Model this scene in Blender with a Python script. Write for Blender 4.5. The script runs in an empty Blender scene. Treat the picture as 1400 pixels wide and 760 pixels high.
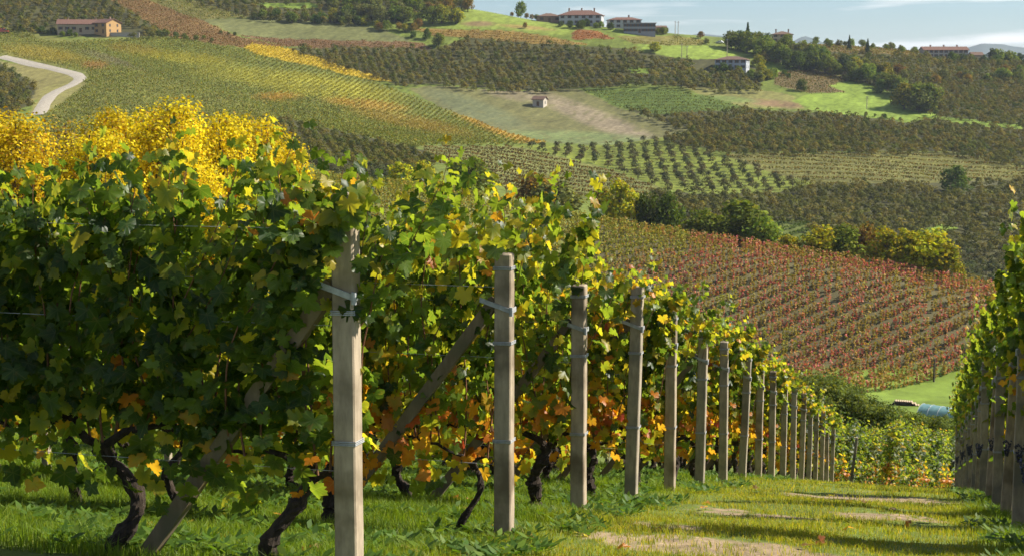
import bpy, math, random
import numpy as np
from mathutils import Vector, Matrix
R_ = math.radians
rng = np.random.default_rng(7)
random.seed(7)
C = bpy.context.scene.collection

# ------------------------------------------------------------------ camera, world, sun, exposure
F = 2100.0                      # focal length in pixels of a 1400 px wide picture
PITCH = 7.6
cam = bpy.data.cameras.new('camera'); cam_o = bpy.data.objects.new('camera', cam); C.objects.link(cam_o)
cam.sensor_width = 36.0; cam.lens = 36.0 * F / 1400.0
cam.clip_start = 0.1; cam.clip_end = 30000
cam_o.location = (0, 0, 0); cam_o.rotation_euler = (R_(90 - PITCH), 0, 0)
cam.dof.use_dof = True; cam.dof.focus_distance = 11.0; cam.dof.aperture_fstop = 14.0
bpy.context.scene.camera = cam_o

SUN_EL = 38.0
SUN_AZ = 6.0                   # degrees from +X towards +Y
sd = Vector((math.cos(R_(SUN_EL)) * math.cos(R_(SUN_AZ)), math.cos(R_(SUN_EL)) * math.sin(R_(SUN_AZ)), math.sin(R_(SUN_EL))))
sun = bpy.data.lights.new('sun', 'SUN'); sun_o = bpy.data.objects.new('sun', sun); C.objects.link(sun_o)
sun.energy = 5.0; sun.angle = R_(0.5); sun.color = (1.0, 0.93, 0.80)
sun_o.rotation_euler = sd.to_track_quat('Z', 'Y').to_euler()

w = bpy.data.worlds.new("World"); bpy.context.scene.world = w; w.use_nodes = True
nt = w.node_tree; nt.nodes.clear()
N = nt.nodes.new; L = nt.links.new
out = N('ShaderNodeOutputWorld'); bg = N('ShaderNodeBackground'); sky = N('ShaderNodeTexSky')
sky.sky_type = 'NISHITA'; sky.sun_disc = False; sky.sun_elevation = R_(SUN_EL); sky.sun_rotation = R_(90 - SUN_AZ)
sky.air_density = 1.0; sky.dust_density = 0.3; sky.ozone_density = 1.5; sky.altitude = 300
bg.inputs['Strength'].default_value = 0.05
tc = N('ShaderNodeTexCoord'); mp = N('ShaderNodeMapping'); mp.inputs['Scale'].default_value = (5.5, 5.5, 62); mp.inputs['Location'].default_value = (3.3, 0.4, 1.15); mp.inputs['Rotation'].default_value = (0, 0.012, 0)
no = N('ShaderNodeTexNoise'); no.inputs['Scale'].default_value = 1.0; no.inputs['Detail'].default_value = 7; no.inputs['Roughness'].default_value = 0.5; no.inputs['Distortion'].default_value = 0.25
cr = N('ShaderNodeValToRGB'); cr.color_ramp.elements[0].position = 0.50; cr.color_ramp.elements[1].position = 0.64
cr.color_ramp.elements[0].color = (0, 0, 0, 1); cr.color_ramp.elements[1].color = (0.85, 0.85, 0.85, 1)
mx = N('ShaderNodeMix'); mx.data_type = 'RGBA'
L(tc.outputs['Generated'], mp.inputs[0]); L(mp.outputs[0], no.inputs['Vector']); L(no.outputs['Fac'], cr.inputs[0])
tint = N('ShaderNodeMix'); tint.data_type = 'RGBA'; tint.blend_type = 'MULTIPLY'; tint.inputs['Factor'].default_value = 1; tint.clamp_result = False
L(sky.outputs[0], tint.inputs[6]); tint.inputs[7].default_value = (0.80, 0.97, 1.22, 1)
L(cr.outputs[0], mx.inputs['Factor']); L(tint.outputs[2], mx.inputs[6]); mx.inputs[7].default_value = (12.5, 12.2, 12.0, 1)
L(mx.outputs[2], bg.inputs[0]); L(bg.outputs[0], out.inputs[0])

sc = bpy.context.scene
sc.view_settings.view_transform = 'Standard'; sc.view_settings.look = 'None'
sc.view_settings.gamma = 1.0; sc.view_settings.use_curve_mapping = False
sc.view_settings.exposure = 1.0
sc.render.engine = 'CYCLES'
sc.cycles.use_denoising = True
sc.cycles.max_bounces = 6; sc.cycles.diffuse_bounces = 2; sc.cycles.glossy_bounces = 2
sc.cycles.transmission_bounces = 4; sc.cycles.transparent_max_bounces = 4; sc.cycles.volume_bounces = 0
sc.cycles.use_adaptive_sampling = True; sc.cycles.adaptive_threshold = 0.02

# ------------------------------------------------------------------ projection helpers
ct, st = math.cos(R_(PITCH)), math.sin(R_(PITCH))
def ray(px, py):
    X = (np.asarray(px, float) - 700) / F; Z = (380 - np.asarray(py, float)) / F
    return X, ct + Z * st, -st + Z * ct
def at(px, py, Y):
    X, dy, dz = ray(px, py); t = Y / dy
    return X * t, Y + 0 * t, dz * t
def proj(x, y, z):
    zc = y * ct - z * st; up = y * st + z * ct
    zc = np.where(np.abs(zc) < 1e-3, 1e-3, zc)
    return 700 + F * x / zc, 380 - F * up / zc
def zpx(py, Y, px=700): return float(at(px, py, Y)[2])

# row frame: r across the track to the right, s down the slope
RX, RY = 0.9637, -0.2671
def rs2xy(r, s): return RX * r - RY * s, RY * r + RX * s
def xy2rs(x, y): return RX * x + RY * y, -RY * x + RX * y

def hash2(ix, iy, seed):
    n = (ix.astype(np.int64) * 374761393 + iy.astype(np.int64) * 668265263 + seed * 982451653) & 0xFFFFFFFF
    n = ((n ^ (n >> 13)) * 1274126177) & 0xFFFFFFFF
    return ((n ^ (n >> 16)) & 0xFFFF) / 65535.0
def vnoise(x, y, seed=0):
    x = np.asarray(x, float); y = np.asarray(y, float)
    ix = np.floor(x); iy = np.floor(y); fx = x - ix; fy = y - iy
    fx = fx * fx * (3 - 2 * fx); fy = fy * fy * (3 - 2 * fy)
    a = hash2(ix, iy, seed); b = hash2(ix + 1, iy, seed); c = hash2(ix, iy + 1, seed); d = hash2(ix + 1, iy + 1, seed)
    return (a * (1 - fx) + b * fx) * (1 - fy) + (c * (1 - fx) + d * fx) * fy
def fbm(x, y, seed=0, o=3):
    v = 0; a = 0.5; t = 0
    for k in range(o):
        v = v + a * vnoise(x * 2 ** k, y * 2 ** k, seed + k * 17); t += a; a *= 0.5
    return v / t

def pchip(X, Y, x):
    X = np.asarray(X, float); Y = np.asarray(Y, float); h = np.diff(X); d = np.diff(Y) / h
    m = np.zeros_like(Y); m[0] = d[0]; m[-1] = d[-1]
    for i in range(1, len(X) - 1):
        if d[i - 1] * d[i] > 0:
            w1 = 2 * h[i] + h[i - 1]; w2 = h[i] + 2 * h[i - 1]
            m[i] = (w1 + w2) / (w1 / d[i - 1] + w2 / d[i])
    x = np.clip(x, X[0], X[-1]); i = np.clip(np.searchsorted(X, x) - 1, 0, len(h) - 1)
    t = (x - X[i]) / h[i]; t2 = t * t; t3 = t2 * t
    return (2*t3-3*t2+1)*Y[i] + (t3-2*t2+t)*h[i]*m[i] + (-2*t3+3*t2)*Y[i+1] + (t3-t2)*h[i]*m[i+1]

# near slope: heights read at the feet of the end posts
def post_xy(s): return rs2xy(-2.78, s)
S_OF = [7.02] + [9.82 + 2.28 * k for k in range(0, 18)]          # rows 1 .. 19
near_s = [-40, -5, 0, 4.0]; near_z = [-3.0, -1.75, -1.65, -1.95]
for n, py in ((1, 787), (2, 740), (3, 703), (4, 688), (5, 672), (6, 667), (8, 656), (10, 656), (13, 658)):
    x, y = post_xy(S_OF[n - 1]); near_s.append(S_OF[n - 1]); near_z.append(zpx(py, y))
for (px, py, Y) in ((1140, 664, 50), (1250, 667, 66), (1330, 669, 84)):
    x, y, z = at(px, py, Y); near_s.append(xy2rs(x, y)[1]); near_z.append(float(z))
near_z += [near_z[-1] - 2.8, near_z[-1] - 7.0]; near_s += [near_s[-1] + 14, near_s[-1] + 42]
def z_near(x, y):
    r, s = xy2rs(x, y); return pchip(near_s, near_z, s)

PX = np.arange(-400, 1801, 200)
ridge_py = np.interp(PX, [-400, 0, 200, 400, 490, 600, 700, 860, 1000, 1100, 1200, 1340, 1400, 1800], [240, 236, 236, 236, 238, 256, 275, 305, 320, 336, 351, 377, 388, 450])
ridge_py = ridge_py + np.interp(PX, [0, 800, 1000, 1300, 1400], [9, 12, 18, 20, 20])
ridge_Y = np.interp(PX, [0, 500, 860, 1340, 1800], [320, 310, 290, 262, 250])
k6 = np.interp(PX, range(0, 1401, 200), [204, 198, 194, 216, 246, 262, 276, 292])
k7 = np.interp(PX, range(0, 1401, 200), [128, 122, 140, 172, 186, 192, 198, 206])
k8 = np.interp(PX, range(0, 1401, 200), [52, 56, 70, 92, 104, 108, 122, 140])
skp = np.interp(PX, [-400, 0, 200, 400, 600, 700, 800, 900, 1000, 1100, 1200, 1300, 1400, 1800], [-140, -90, -60, -25, 5, 24, 36, 45, 55, 62, 69, 78, 94, 120])
skY = np.interp(PX, [0, 200, 400, 600, 800, 1000, 1400], [1150, 1100, 1050, 960, 930, 950, 1010])
PROF = []
for i, p in enumerate(PX):
    u = (p - 700) / F
    a = []
    xx = u * 80; a.append((70.0, float(z_near(u * 70, 70.0)))); a.append((85.0, float(z_near(u * 85, 85.0))))
    a.append((118, a[-1][1] - 5.0))
    a.append((228, zpx(532, 228) + (0 if p > 800 else 4)))
    a.append((ridge_Y[i], zpx(ridge_py[i], ridge_Y[i])))
    a.append((ridge_Y[i] + 70, zpx(ridge_py[i] + 48, ridge_Y[i] + 70)))
    a.append((430, zpx(ridge_py[i] + 6, 430)))
    a.append((560, zpx(k6[i], 560))); a.append((710, zpx(k7[i], 710))); a.append((840, zpx(k8[i], 840)))
    a.append((skY[i], zpx(skp[i], skY[i]))); a.append((skY[i] + 60, a[-1][1] - 3)); a.append((skY[i] + 260, a[-1][1] - 45))
    a.append((2600, -95)); a.append((9000, -110))
    PROF.append(a)
def z_far(x, y):
    x = np.asarray(x, float); y = np.asarray(y, float)
    ys = np.clip(y, 70.0, 9000)
    Zs = np.stack([pchip([q[0] for q in a], [q[1] for q in a], ys) for a in PROF])
    u = np.clip((x / np.maximum(y, 1) * F + 700 - PX[0]) / 200.0, 0, len(PX) - 1.0001)
    i = np.floor(u).astype(int); t = u - i
    def g(k): return np.take_along_axis(Zs, np.clip(i + k, 0, len(PX) - 1)[None], 0)[0]
    p0, p1, p2, p3 = g(-1), g(0), g(1), g(2)
    z = 0.5 * (2*p1 + (p2-p0)*t + (2*p0-5*p1+4*p2-p3)*t*t + (3*p1-p0-3*p2+p3)*t**3)
    amp = np.clip((y - 450) / 150, 0, 1) * np.clip((1100 - y) / 200, 0, 1)
    return z + amp * (fbm(x / 90, y / 110, 5, 2) - 0.5) * 5.0
def Zt(x, y):
    x = np.atleast_1d(np.asarray(x, float)); y = np.atleast_1d(np.asarray(y, float))
    t = np.clip((y - 72) / 22, 0, 1); t = t * t * (3 - 2 * t)
    return z_near(x, y) * (1 - t) + z_far(x, y) * t
def Z1(x, y): return float(Zt(x, y)[0])
def hit(px, py, ymin=300.0, ymax=1300.0):
    """first point of the ground seen through a direction, searching from ymin"""
    Ys = np.arange(ymin, ymax, 1.0)
    x, y, z = at(px, py, Ys)
    zt = Zt(x, y); k = np.nonzero(zt >= z)[0]
    if len(k) == 0: k = [np.argmin(z - zt)]
    k = k[0]; return float(x[k]), float(y[k]), float(zt[k])

# ------------------------------------------------------------------ materials
def mat(name): 
    m = bpy.data.materials.new(name); m.use_nodes = True; m.node_tree.nodes.clear(); return m
def leaf_mat(name, trans=0.45, rough=0.5, spec=0.4, tint=(1.3, 1.25, 0.5), blotch=0.0, hue=0.0):
    m = mat(name); n = m.node_tree.nodes.new; l = m.node_tree.links.new
    o = n('ShaderNodeOutputMaterial'); at_ = n('ShaderNodeAttribute'); at_.attribute_name = 'col'
    base = at_.outputs['Color']
    if hue:
        oi = n('ShaderNodeObjectInfo'); mr = n('ShaderNodeMapRange'); mr.inputs[3].default_value = 0.5 - hue; mr.inputs[4].default_value = 0.5 + hue
        mr2 = n('ShaderNodeMapRange'); mr2.inputs[3].default_value = 0.8; mr2.inputs[4].default_value = 1.2
        hs = n('ShaderNodeHueSaturation'); l(oi.outputs['Random'], mr.inputs[0]); l(mr.outputs[0], hs.inputs['Hue'])
        l(oi.outputs['Random'], mr2.inputs[0]); l(mr2.outputs[0], hs.inputs['Value']); l(base, hs.inputs['Color']); base = hs.outputs[0]
    if blotch:
        t = n('ShaderNodeTexCoord'); ns = n('ShaderNodeTexNoise'); ns.inputs['Scale'].default_value = 26; ns.inputs['Detail'].default_value = 3
        l(t.outputs['Object'], ns.inputs['Vector']); r = n('ShaderNodeValToRGB'); r.color_ramp.elements[0].position = 0.6; r.color_ramp.elements[1].position = 0.72
        l(ns.outputs['Fac'], r.inputs[0]); mm = n('ShaderNodeMath'); mm.operation = 'MULTIPLY'; mm.inputs[1].default_value = blotch; l(r.outputs[0], mm.inputs[0])
        mb = n('ShaderNodeMix'); mb.data_type = 'RGBA'; l(mm.outputs[0], mb.inputs['Factor']); l(base, mb.inputs[6]); mb.inputs[7].default_value = (0.16, 0.075, 0.02, 1); base = mb.outputs[2]
    if blotch:
        va = n('ShaderNodeAttribute'); va.attribute_name = 'lf'; sp = n('ShaderNodeSeparateXYZ'); l(va.outputs['Vector'], sp.inputs[0])
        def mth(op, a, b=None, c=None):
            q = n('ShaderNodeMath'); q.operation = op
            for i_, v_ in enumerate((a, b, c)):
                if v_ is None: continue
                if isinstance(v_, (int, float)): q.inputs[i_].default_value = v_
                else: l(v_, q.inputs[i_])
            return q.outputs[0]
        ny_ = mth('MULTIPLY', sp.outputs[1], -1.0); an_ = mth('ARCTAN2', sp.outputs[0], ny_); wr_ = mth('WRAP', an_, 0.506, -0.506); ab_ = mth('ABSOLUTE', wr_)
        ln_ = n('ShaderNodeVectorMath'); ln_.operation = 'LENGTH'; l(va.outputs['Vector'], ln_.inputs[0]); dd_ = mth('MULTIPLY', ab_, ln_.outputs['Value'])
        vn_ = mth('MULTIPLY', mth('LESS_THAN', dd_, 0.024), 0.16)
        mv = n('ShaderNodeMix'); mv.data_type = 'RGBA'; l(vn_, mv.inputs['Factor']); l(base, mv.inputs[6]); mv.inputs[7].default_value = (0.22, 0.24, 0.08, 1); base = mv.outputs[2]
    p = n('ShaderNodeBsdfPrincipled'); p.inputs['Roughness'].default_value = rough; p.inputs['Specular IOR Level'].default_value = spec
    l(base, p.inputs['Base Color'])
    tr = n('ShaderNodeBsdfTranslucent'); mul = n('ShaderNodeMix'); mul.data_type = 'RGBA'; mul.blend_type = 'MULTIPLY'; mul.inputs['Factor'].default_value = 1
    if blotch:
        gm = n('ShaderNodeGamma'); gm.inputs[1].default_value = 0.5; l(base, gm.inputs[0]); base = gm.outputs[0]
    l(base, mul.inputs[6]); mul.inputs[7].default_value = (*[x for x in tint], 1); mul.clamp_result = False
    l(mul.outputs[2], tr.inputs[0])
    mi = n('ShaderNodeMixShader'); mi.inputs[0].default_value = trans; l(p.outputs[0], mi.inputs[1]); l(tr.outputs[0], mi.inputs[2]); l(mi.outputs[0], o.inputs[0])
    return m
def noise_mat(name, c1, c2, scale=8, rough=0.85, bump=0.3, detail=5, stretch=(1, 1, 1), spec=0.3, coord='Object', c3=None, s3=2.0, dist=0.01, own=False):
    m = mat(name); n = m.node_tree.nodes.new; l = m.node_tree.links.new
    o = n('ShaderNodeOutputMaterial'); p = n('ShaderNodeBsdfPrincipled'); t = n('ShaderNodeTexCoord'); mp = n('ShaderNodeMapping'); mp.inputs['Scale'].default_value = stretch
    ns = n('ShaderNodeTexNoise'); ns.inputs['Scale'].default_value = scale; ns.inputs['Detail'].default_value = detail; ns.inputs['Roughness'].default_value = 0.65
    src = t.outputs[coord]
    if own:
        oi = n('ShaderNodeObjectInfo'); sc1 = n('ShaderNodeMath'); sc1.operation = 'MULTIPLY'; sc1.inputs[1].default_value = 37.0; l(oi.outputs['Random'], sc1.inputs[0])
        ad = n('ShaderNodeVectorMath'); ad.operation = 'ADD'; l(src, ad.inputs[0]); l(sc1.outputs[0], ad.inputs[1]); src = ad.outputs[0]
    l(src, mp.inputs[0]); l(mp.outputs[0], ns.inputs['Vector'])
    r = n('ShaderNodeValToRGB'); r.color_ramp.elements[0].position = 0.3; r.color_ramp.elements[1].position = 0.7
    r.color_ramp.elements[0].color = (*c1, 1); r.color_ramp.elements[1].color = (*c2, 1); l(ns.outputs['Fac'], r.inputs[0])
    col = r.outputs[0]
    if c3:
        n3 = n('ShaderNodeTexNoise'); n3.inputs['Scale'].default_value = s3; n3.inputs['Detail'].default_value = 4; l(src, n3.inputs['Vector'])
        r3 = n('ShaderNodeValToRGB'); r3.color_ramp.elements[0].position = 0.48; r3.color_ramp.elements[1].position = 0.66; l(n3.outputs['Fac'], r3.inputs[0])
        mb = n('ShaderNodeMix'); mb.data_type = 'RGBA'; l(r3.outputs[0], mb.inputs['Factor']); l(col, mb.inputs[6]); mb.inputs[7].default_value = (*c3, 1); col = mb.outputs[2]
    l(col, p.inputs['Base Color']); p.inputs['Roughness'].default_value = rough; p.inputs['Specular IOR Level'].default_value = spec
    if bump:
        b = n('ShaderNodeBump'); b.inputs['Strength'].default_value = bump; b.inputs['Distance'].default_value = dist; l(ns.outputs['Fac'], b.inputs['Height']); l(b.outputs[0], p.inputs['Normal'])
    l(p.outputs[0], o.inputs[0]); return m
def ground_mat():
    m = mat('soil_and_turf'); n = m.node_tree.nodes.new; l = m.node_tree.links.new
    o = n('ShaderNodeOutputMaterial'); p = n('ShaderNodeBsdfPrincipled'); a = n('ShaderNodeAttribute'); a.attribute_name = 'col'
    t = n('ShaderNodeTexCoord')
    n1 = n('ShaderNodeTexNoise'); n1.inputs['Scale'].default_value = 9.0; n1.inputs['Detail'].default_value = 8; n1.inputs['Roughness'].default_value = 0.7
    n2 = n('ShaderNodeTexNoise'); n2.inputs['Scale'].default_value = 0.35; n2.inputs['Detail'].default_value = 8; n2.inputs['Roughness'].default_value = 0.7
    l(t.outputs['Object'], n1.inputs['Vector']); l(t.outputs['Object'], n2.inputs['Vector'])
    ad = n('ShaderNodeMath'); ad.operation = 'ADD'; l(n1.outputs['Fac'], ad.inputs[0]); l(n2.outputs['Fac'], ad.inputs[1])
    mr = n('ShaderNodeMapRange'); mr.inputs[1].default_value = 0.6; mr.inputs[2].default_value = 1.4; mr.inputs[3].default_value = 0.55; mr.inputs[4].default_value = 1.45
    l(ad.outputs[0], mr.inputs[0])
    mu = n('ShaderNodeVectorMath'); mu.operation = 'SCALE'; l(a.outputs['Color'], mu.inputs[0]); l(mr.outputs[0], mu.inputs['Scale'])
    l(mu.outputs[0], p.inputs['Base Color']); p.inputs['Roughness'].default_value = 0.95; p.inputs['Specular IOR Level'].default_value = 0.15
    b = n('ShaderNodeBump'); b.inputs['Strength'].default_value = 0.6; b.inputs['Distance'].default_value = 0.03; l(n1.outputs['Fac'], b.inputs['Height']); l(b.outputs[0], p.inputs['Normal'])
    l(p.outputs[0], o.inputs[0]); return m

M = {}
M['vine_leaf'] = leaf_mat('vine_leaf', 0.52, 0.42, 0.32, (1.3, 1.3, 0.22), blotch=0.4)
M['tree_leaf'] = leaf_mat('tree_leaf', 0.35, 0.8, 0.06, (1.6, 1.45, 0.5), hue=0.012)
M['grass_leaf'] = leaf_mat('grass_leaf', 0.45, 0.55, 0.35, (1.7, 1.6, 0.5))
M['hedge_leaf'] = leaf_mat('hedge_leaf', 0.3, 0.85, 0.05, (1.6, 1.4, 0.5))
M['bark'] = noise_mat('vine_bark', (0.012, 0.009, 0.007), (0.06, 0.043, 0.03), 30, 0.95, 1.0, 8, (1, 1, 0.22), dist=0.02)
M['tree_bark'] = noise_mat('tree_bark', (0.03, 0.024, 0.018), (0.12, 0.095, 0.07), 6, 0.95, 0.6, 6, (1, 1, 0.3))
M['cane'] = noise_mat('cane_bark', (0.09, 0.035, 0.018), (0.2, 0.1, 0.05), 40, 0.6, 0.1)
M['concrete'] = noise_mat('weathered_post', (0.23, 0.185, 0.13), (0.42, 0.34, 0.245), 22, 0.9, 0.35, 8, (1, 1, 0.25), c3=(0.15, 0.115, 0.075), s3=3.2, dist=0.004, own=True)
M['post_grey'] = noise_mat('grey_concrete', (0.22, 0.18, 0.13), (0.38, 0.325, 0.24), 26, 0.9, 0.35, 8, (1, 1, 0.3), c3=(0.17, 0.15, 0.12), s3=2.8, dist=0.004, own=True)
M['brace'] = noise_mat('weathered_brace', (0.12, 0.085, 0.05), (0.22, 0.17, 0.105), 18, 0.9, 0.4, 8, (1, 1, 0.25), c3=(0.1, 0.09, 0.05), s3=2.8, dist=0.004, own=True)
M['zinc'] = noise_mat('dull_zinc', (0.22, 0.23, 0.24), (0.4, 0.41, 0.42), 30, 0.45, 0.1, spec=0.6)
M['ground'] = ground_mat()
M['grape'] = noise_mat('grape_skin', (0.006, 0.006, 0.018), (0.03, 0.03, 0.06), 60, 0.45, 0.0, spec=0.5)

# ------------------------------------------------------------------ mesh helpers
class Geo:
    """collects triangles and quads with a colour per vertex, links them as one mesh object"""
    def __init__(s): s.v = []; s.c = []; s.t = []; s.q = []; s.n = 0
    def add(s, v, f, col=(0.5, 0.5, 0.5)):
        v = np.asarray(v, float).reshape(-1, 3); f = np.asarray(f, np.int64)
        col = np.asarray(col, float)
        if col.ndim == 1: col = np.broadcast_to(col, (len(v), 3))
        s.v.append(v); s.c.append(col)
        (s.t if f.shape[1] == 3 else s.q).append(f + s.n); s.n += len(v)
    def mesh(s, name, material, smooth=False):
        me = bpy.data.meshes.new(name)
        v = np.concatenate(s.v); c = np.concatenate(s.c)
        t = np.concatenate(s.t) if s.t else np.zeros((0, 3), np.int64); q = np.concatenate(s.q) if s.q else np.zeros((0, 4), np.int64)
        me.vertices.add(len(v)); me.vertices.foreach_set('co', v.ravel())
        li = np.concatenate([t.ravel(), q.ravel()]); me.loops.add(len(li)); me.loops.foreach_set('vertex_index', li.astype(np.int32))
        nf = len(t) + len(q); me.polygons.add(nf)
        ls = np.concatenate([np.arange(len(t)) * 3, len(t) * 3 + np.arange(len(q)) * 4]); lt = np.concatenate([np.full(len(t), 3), np.full(len(q), 4)])
        me.polygons.foreach_set('loop_start', ls.astype(np.int32)); me.polygons.foreach_set('loop_total', lt.astype(np.int32))
        me.polygons.foreach_set('use_smooth', np.full(nf, smooth))
        a = me.color_attributes.new('col', 'FLOAT_COLOR', 'POINT')
        a.data.foreach_set('color', np.concatenate([c, np.ones((len(c), 1))], 1).ravel())
        if getattr(s, 'lf', None):
            a = me.attributes.new('lf', 'FLOAT_VECTOR', 'POINT'); a.data.foreach_set('vector', np.concatenate(s.lf).ravel())
        me.materials.append(material); me.update(calc_edges=True); return me
    def build(s, name, material, parent=None, smooth=False, loc=None):
        return link(name, s.mesh(name, material, smooth), parent, loc)
def link(name, me, parent=None, loc=None):
    o = bpy.data.objects.new(name, me); C.objects.link(o)
    if parent is not None: o.parent = parent
    if loc is not None: o.location = loc
    return o
def tag(o, label=None, cat=None, group=None, kind=None):
    if label: o['label'] = label
    if cat: o['category'] = cat
    if group: o['group'] = group
    if kind: o['kind'] = kind
    return o
def empty(name, loc=(0, 0, 0), rz=0.0):
    o = bpy.data.objects.new(name, None); C.objects.link(o); o.location = loc; o.rotation_euler = (0, 0, rz); o.empty_display_size = 0.2
    return o
KIDS = {}
def copy_tree(o, parent=None):
    c = o.copy(); C.objects.link(c)
    if parent is not None: c.parent = parent
    for ch in o.children: copy_tree(ch, c)
    return c
def box(g, lo, hi, col=(.5, .5, .5), M4=None):
    x0, y0, z0 = lo; x1, y1, z1 = hi
    v = np.array([(x0,y0,z0),(x1,y0,z0),(x1,y1,z0),(x0,y1,z0),(x0,y0,z1),(x1,y0,z1),(x1,y1,z1),(x0,y1,z1)], float)
    if M4 is not None: v = np.array([M4 @ Vector(p) for p in v])
    g.add(v, [(0,3,2,1),(4,5,6,7),(0,1,5,4),(1,2,6,5),(2,3,7,6),(3,0,4,7)], col)
def tube(g, pts, rad, m=8, col=(.5, .5, .5), rough=0.0, cap=True, sd=0):
    pts = np.asarray(pts, float); n = len(pts); rad = np.broadcast_to(np.asarray(rad, float), (n,))
    T = np.gradient(pts, axis=0); T /= np.linalg.norm(T, axis=1)[:, None] + 1e-9
    up = np.array([0, 0, 1.0]) if abs(T[0][2]) < 0.9 else np.array([1.0, 0, 0])
    U = np.cross(T, up); U /= np.linalg.norm(U, axis=1)[:, None] + 1e-9; V = np.cross(T, U)
    a = np.arange(m) * 2 * math.pi / m
    rr = rad[:, None] * (1 + (rough * (np.random.default_rng(sd).random((n, m)) - 0.5) * 2 if rough else 0))
    rr = np.broadcast_to(rr, (n, m))
    v = pts[:, None] + rr[..., None] * (np.cos(a)[None, :, None] * U[:, None] + np.sin(a)[None, :, None] * V[:, None])
    i = np.arange(n - 1)[:, None] * m; j = np.arange(m)[None]; k = (j + 1) % m
    f = np.stack([i + j, i + k, i + m + k, i + m + j], -1).reshape(-1, 4)
    g.add(v.reshape(-1, 3), f, col)
    if cap:
        e = np.concatenate([v[-1], [pts[-1]]]); g.add(e, [(q, (q + 1) % m, m) for q in range(m)], col)
def quads(cen, nrm, size, r, aspect=1.0):
    """small diamond leaf faces: centres, normals, half sizes"""
    n = len(cen); nrm = nrm / (np.linalg.norm(nrm, axis=1)[:, None] + 1e-9)
    q = r.normal(size=(n, 3)); U = np.cross(nrm, q); U /= np.linalg.norm(U, axis=1)[:, None] + 1e-9; V = np.cross(nrm, U)
    s = np.asarray(size); s = np.broadcast_to(s, (n,))[:, None]
    j = lambda: 0.75 + 0.5 * r.random((n, 1))
    v = np.stack([cen - U * s * j(), cen - V * s * aspect * j(), cen + U * s * j(), cen + V * s * aspect * j()], 1)
    f = np.arange(n * 4).reshape(n, 4)
    return v.reshape(-1, 3), f
def pick(pal, n, r):
    """pal: list of (weight, colour)"""
    wts = np.array([p[0] for p in pal], float); wts /= wts.sum(); cs = np.array([p[1] for p in pal])
    k = r.choice(len(pal), n, p=wts); c = cs[k] * (0.75 + 0.5 * r.random((n, 1))) * np.array((1.04, 1.0, .62))
    return c

# ------------------------------------------------------------------ fields of the far hillside (outlines; planted on the real ground)
G_ = (0.115, 0.15, 0.035); OL = (0.15, 0.14, 0.06); BR = (0.16, 0.095, 0.05); TAN = (0.21, 0.17, 0.11); BG = (0.15, 0.22, 0.04); DG = (0.06, 0.085, 0.03)
HZ = [(5, (0.085, 0.086, 0.026)), (3, (0.105, 0.088, 0.032)), (2, (0.062, 0.076, 0.022)), (0.6, (0.125, 0.10, 0.035))]
VG = [(5, (0.12, 0.15, 0.035)), (3, (0.17, 0.175, 0.045)), (2, (0.09, 0.115, 0.03)), (1, (0.22, 0.17, 0.03))]
VO = [(4, (0.2, 0.13, 0.035)), (3, (0.15, 0.13, 0.04)), (2, (0.2, 0.085, 0.03))]
VB = [(4, (0.15, 0.075, 0.04)), (3, (0.12, 0.085, 0.04)), (1, (0.1, 0.1, 0.04))]
VY = [(4, (0.42, 0.32, 0.03)), (3, (0.3, 0.27, 0.04))]
VR = [(4, (0.24, 0.09, 0.05)), (4, (0.13, 0.13, 0.045)), (2, (0.22, 0.13, 0.05)), (2, (0.09, 0.115, 0.035))]
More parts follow.
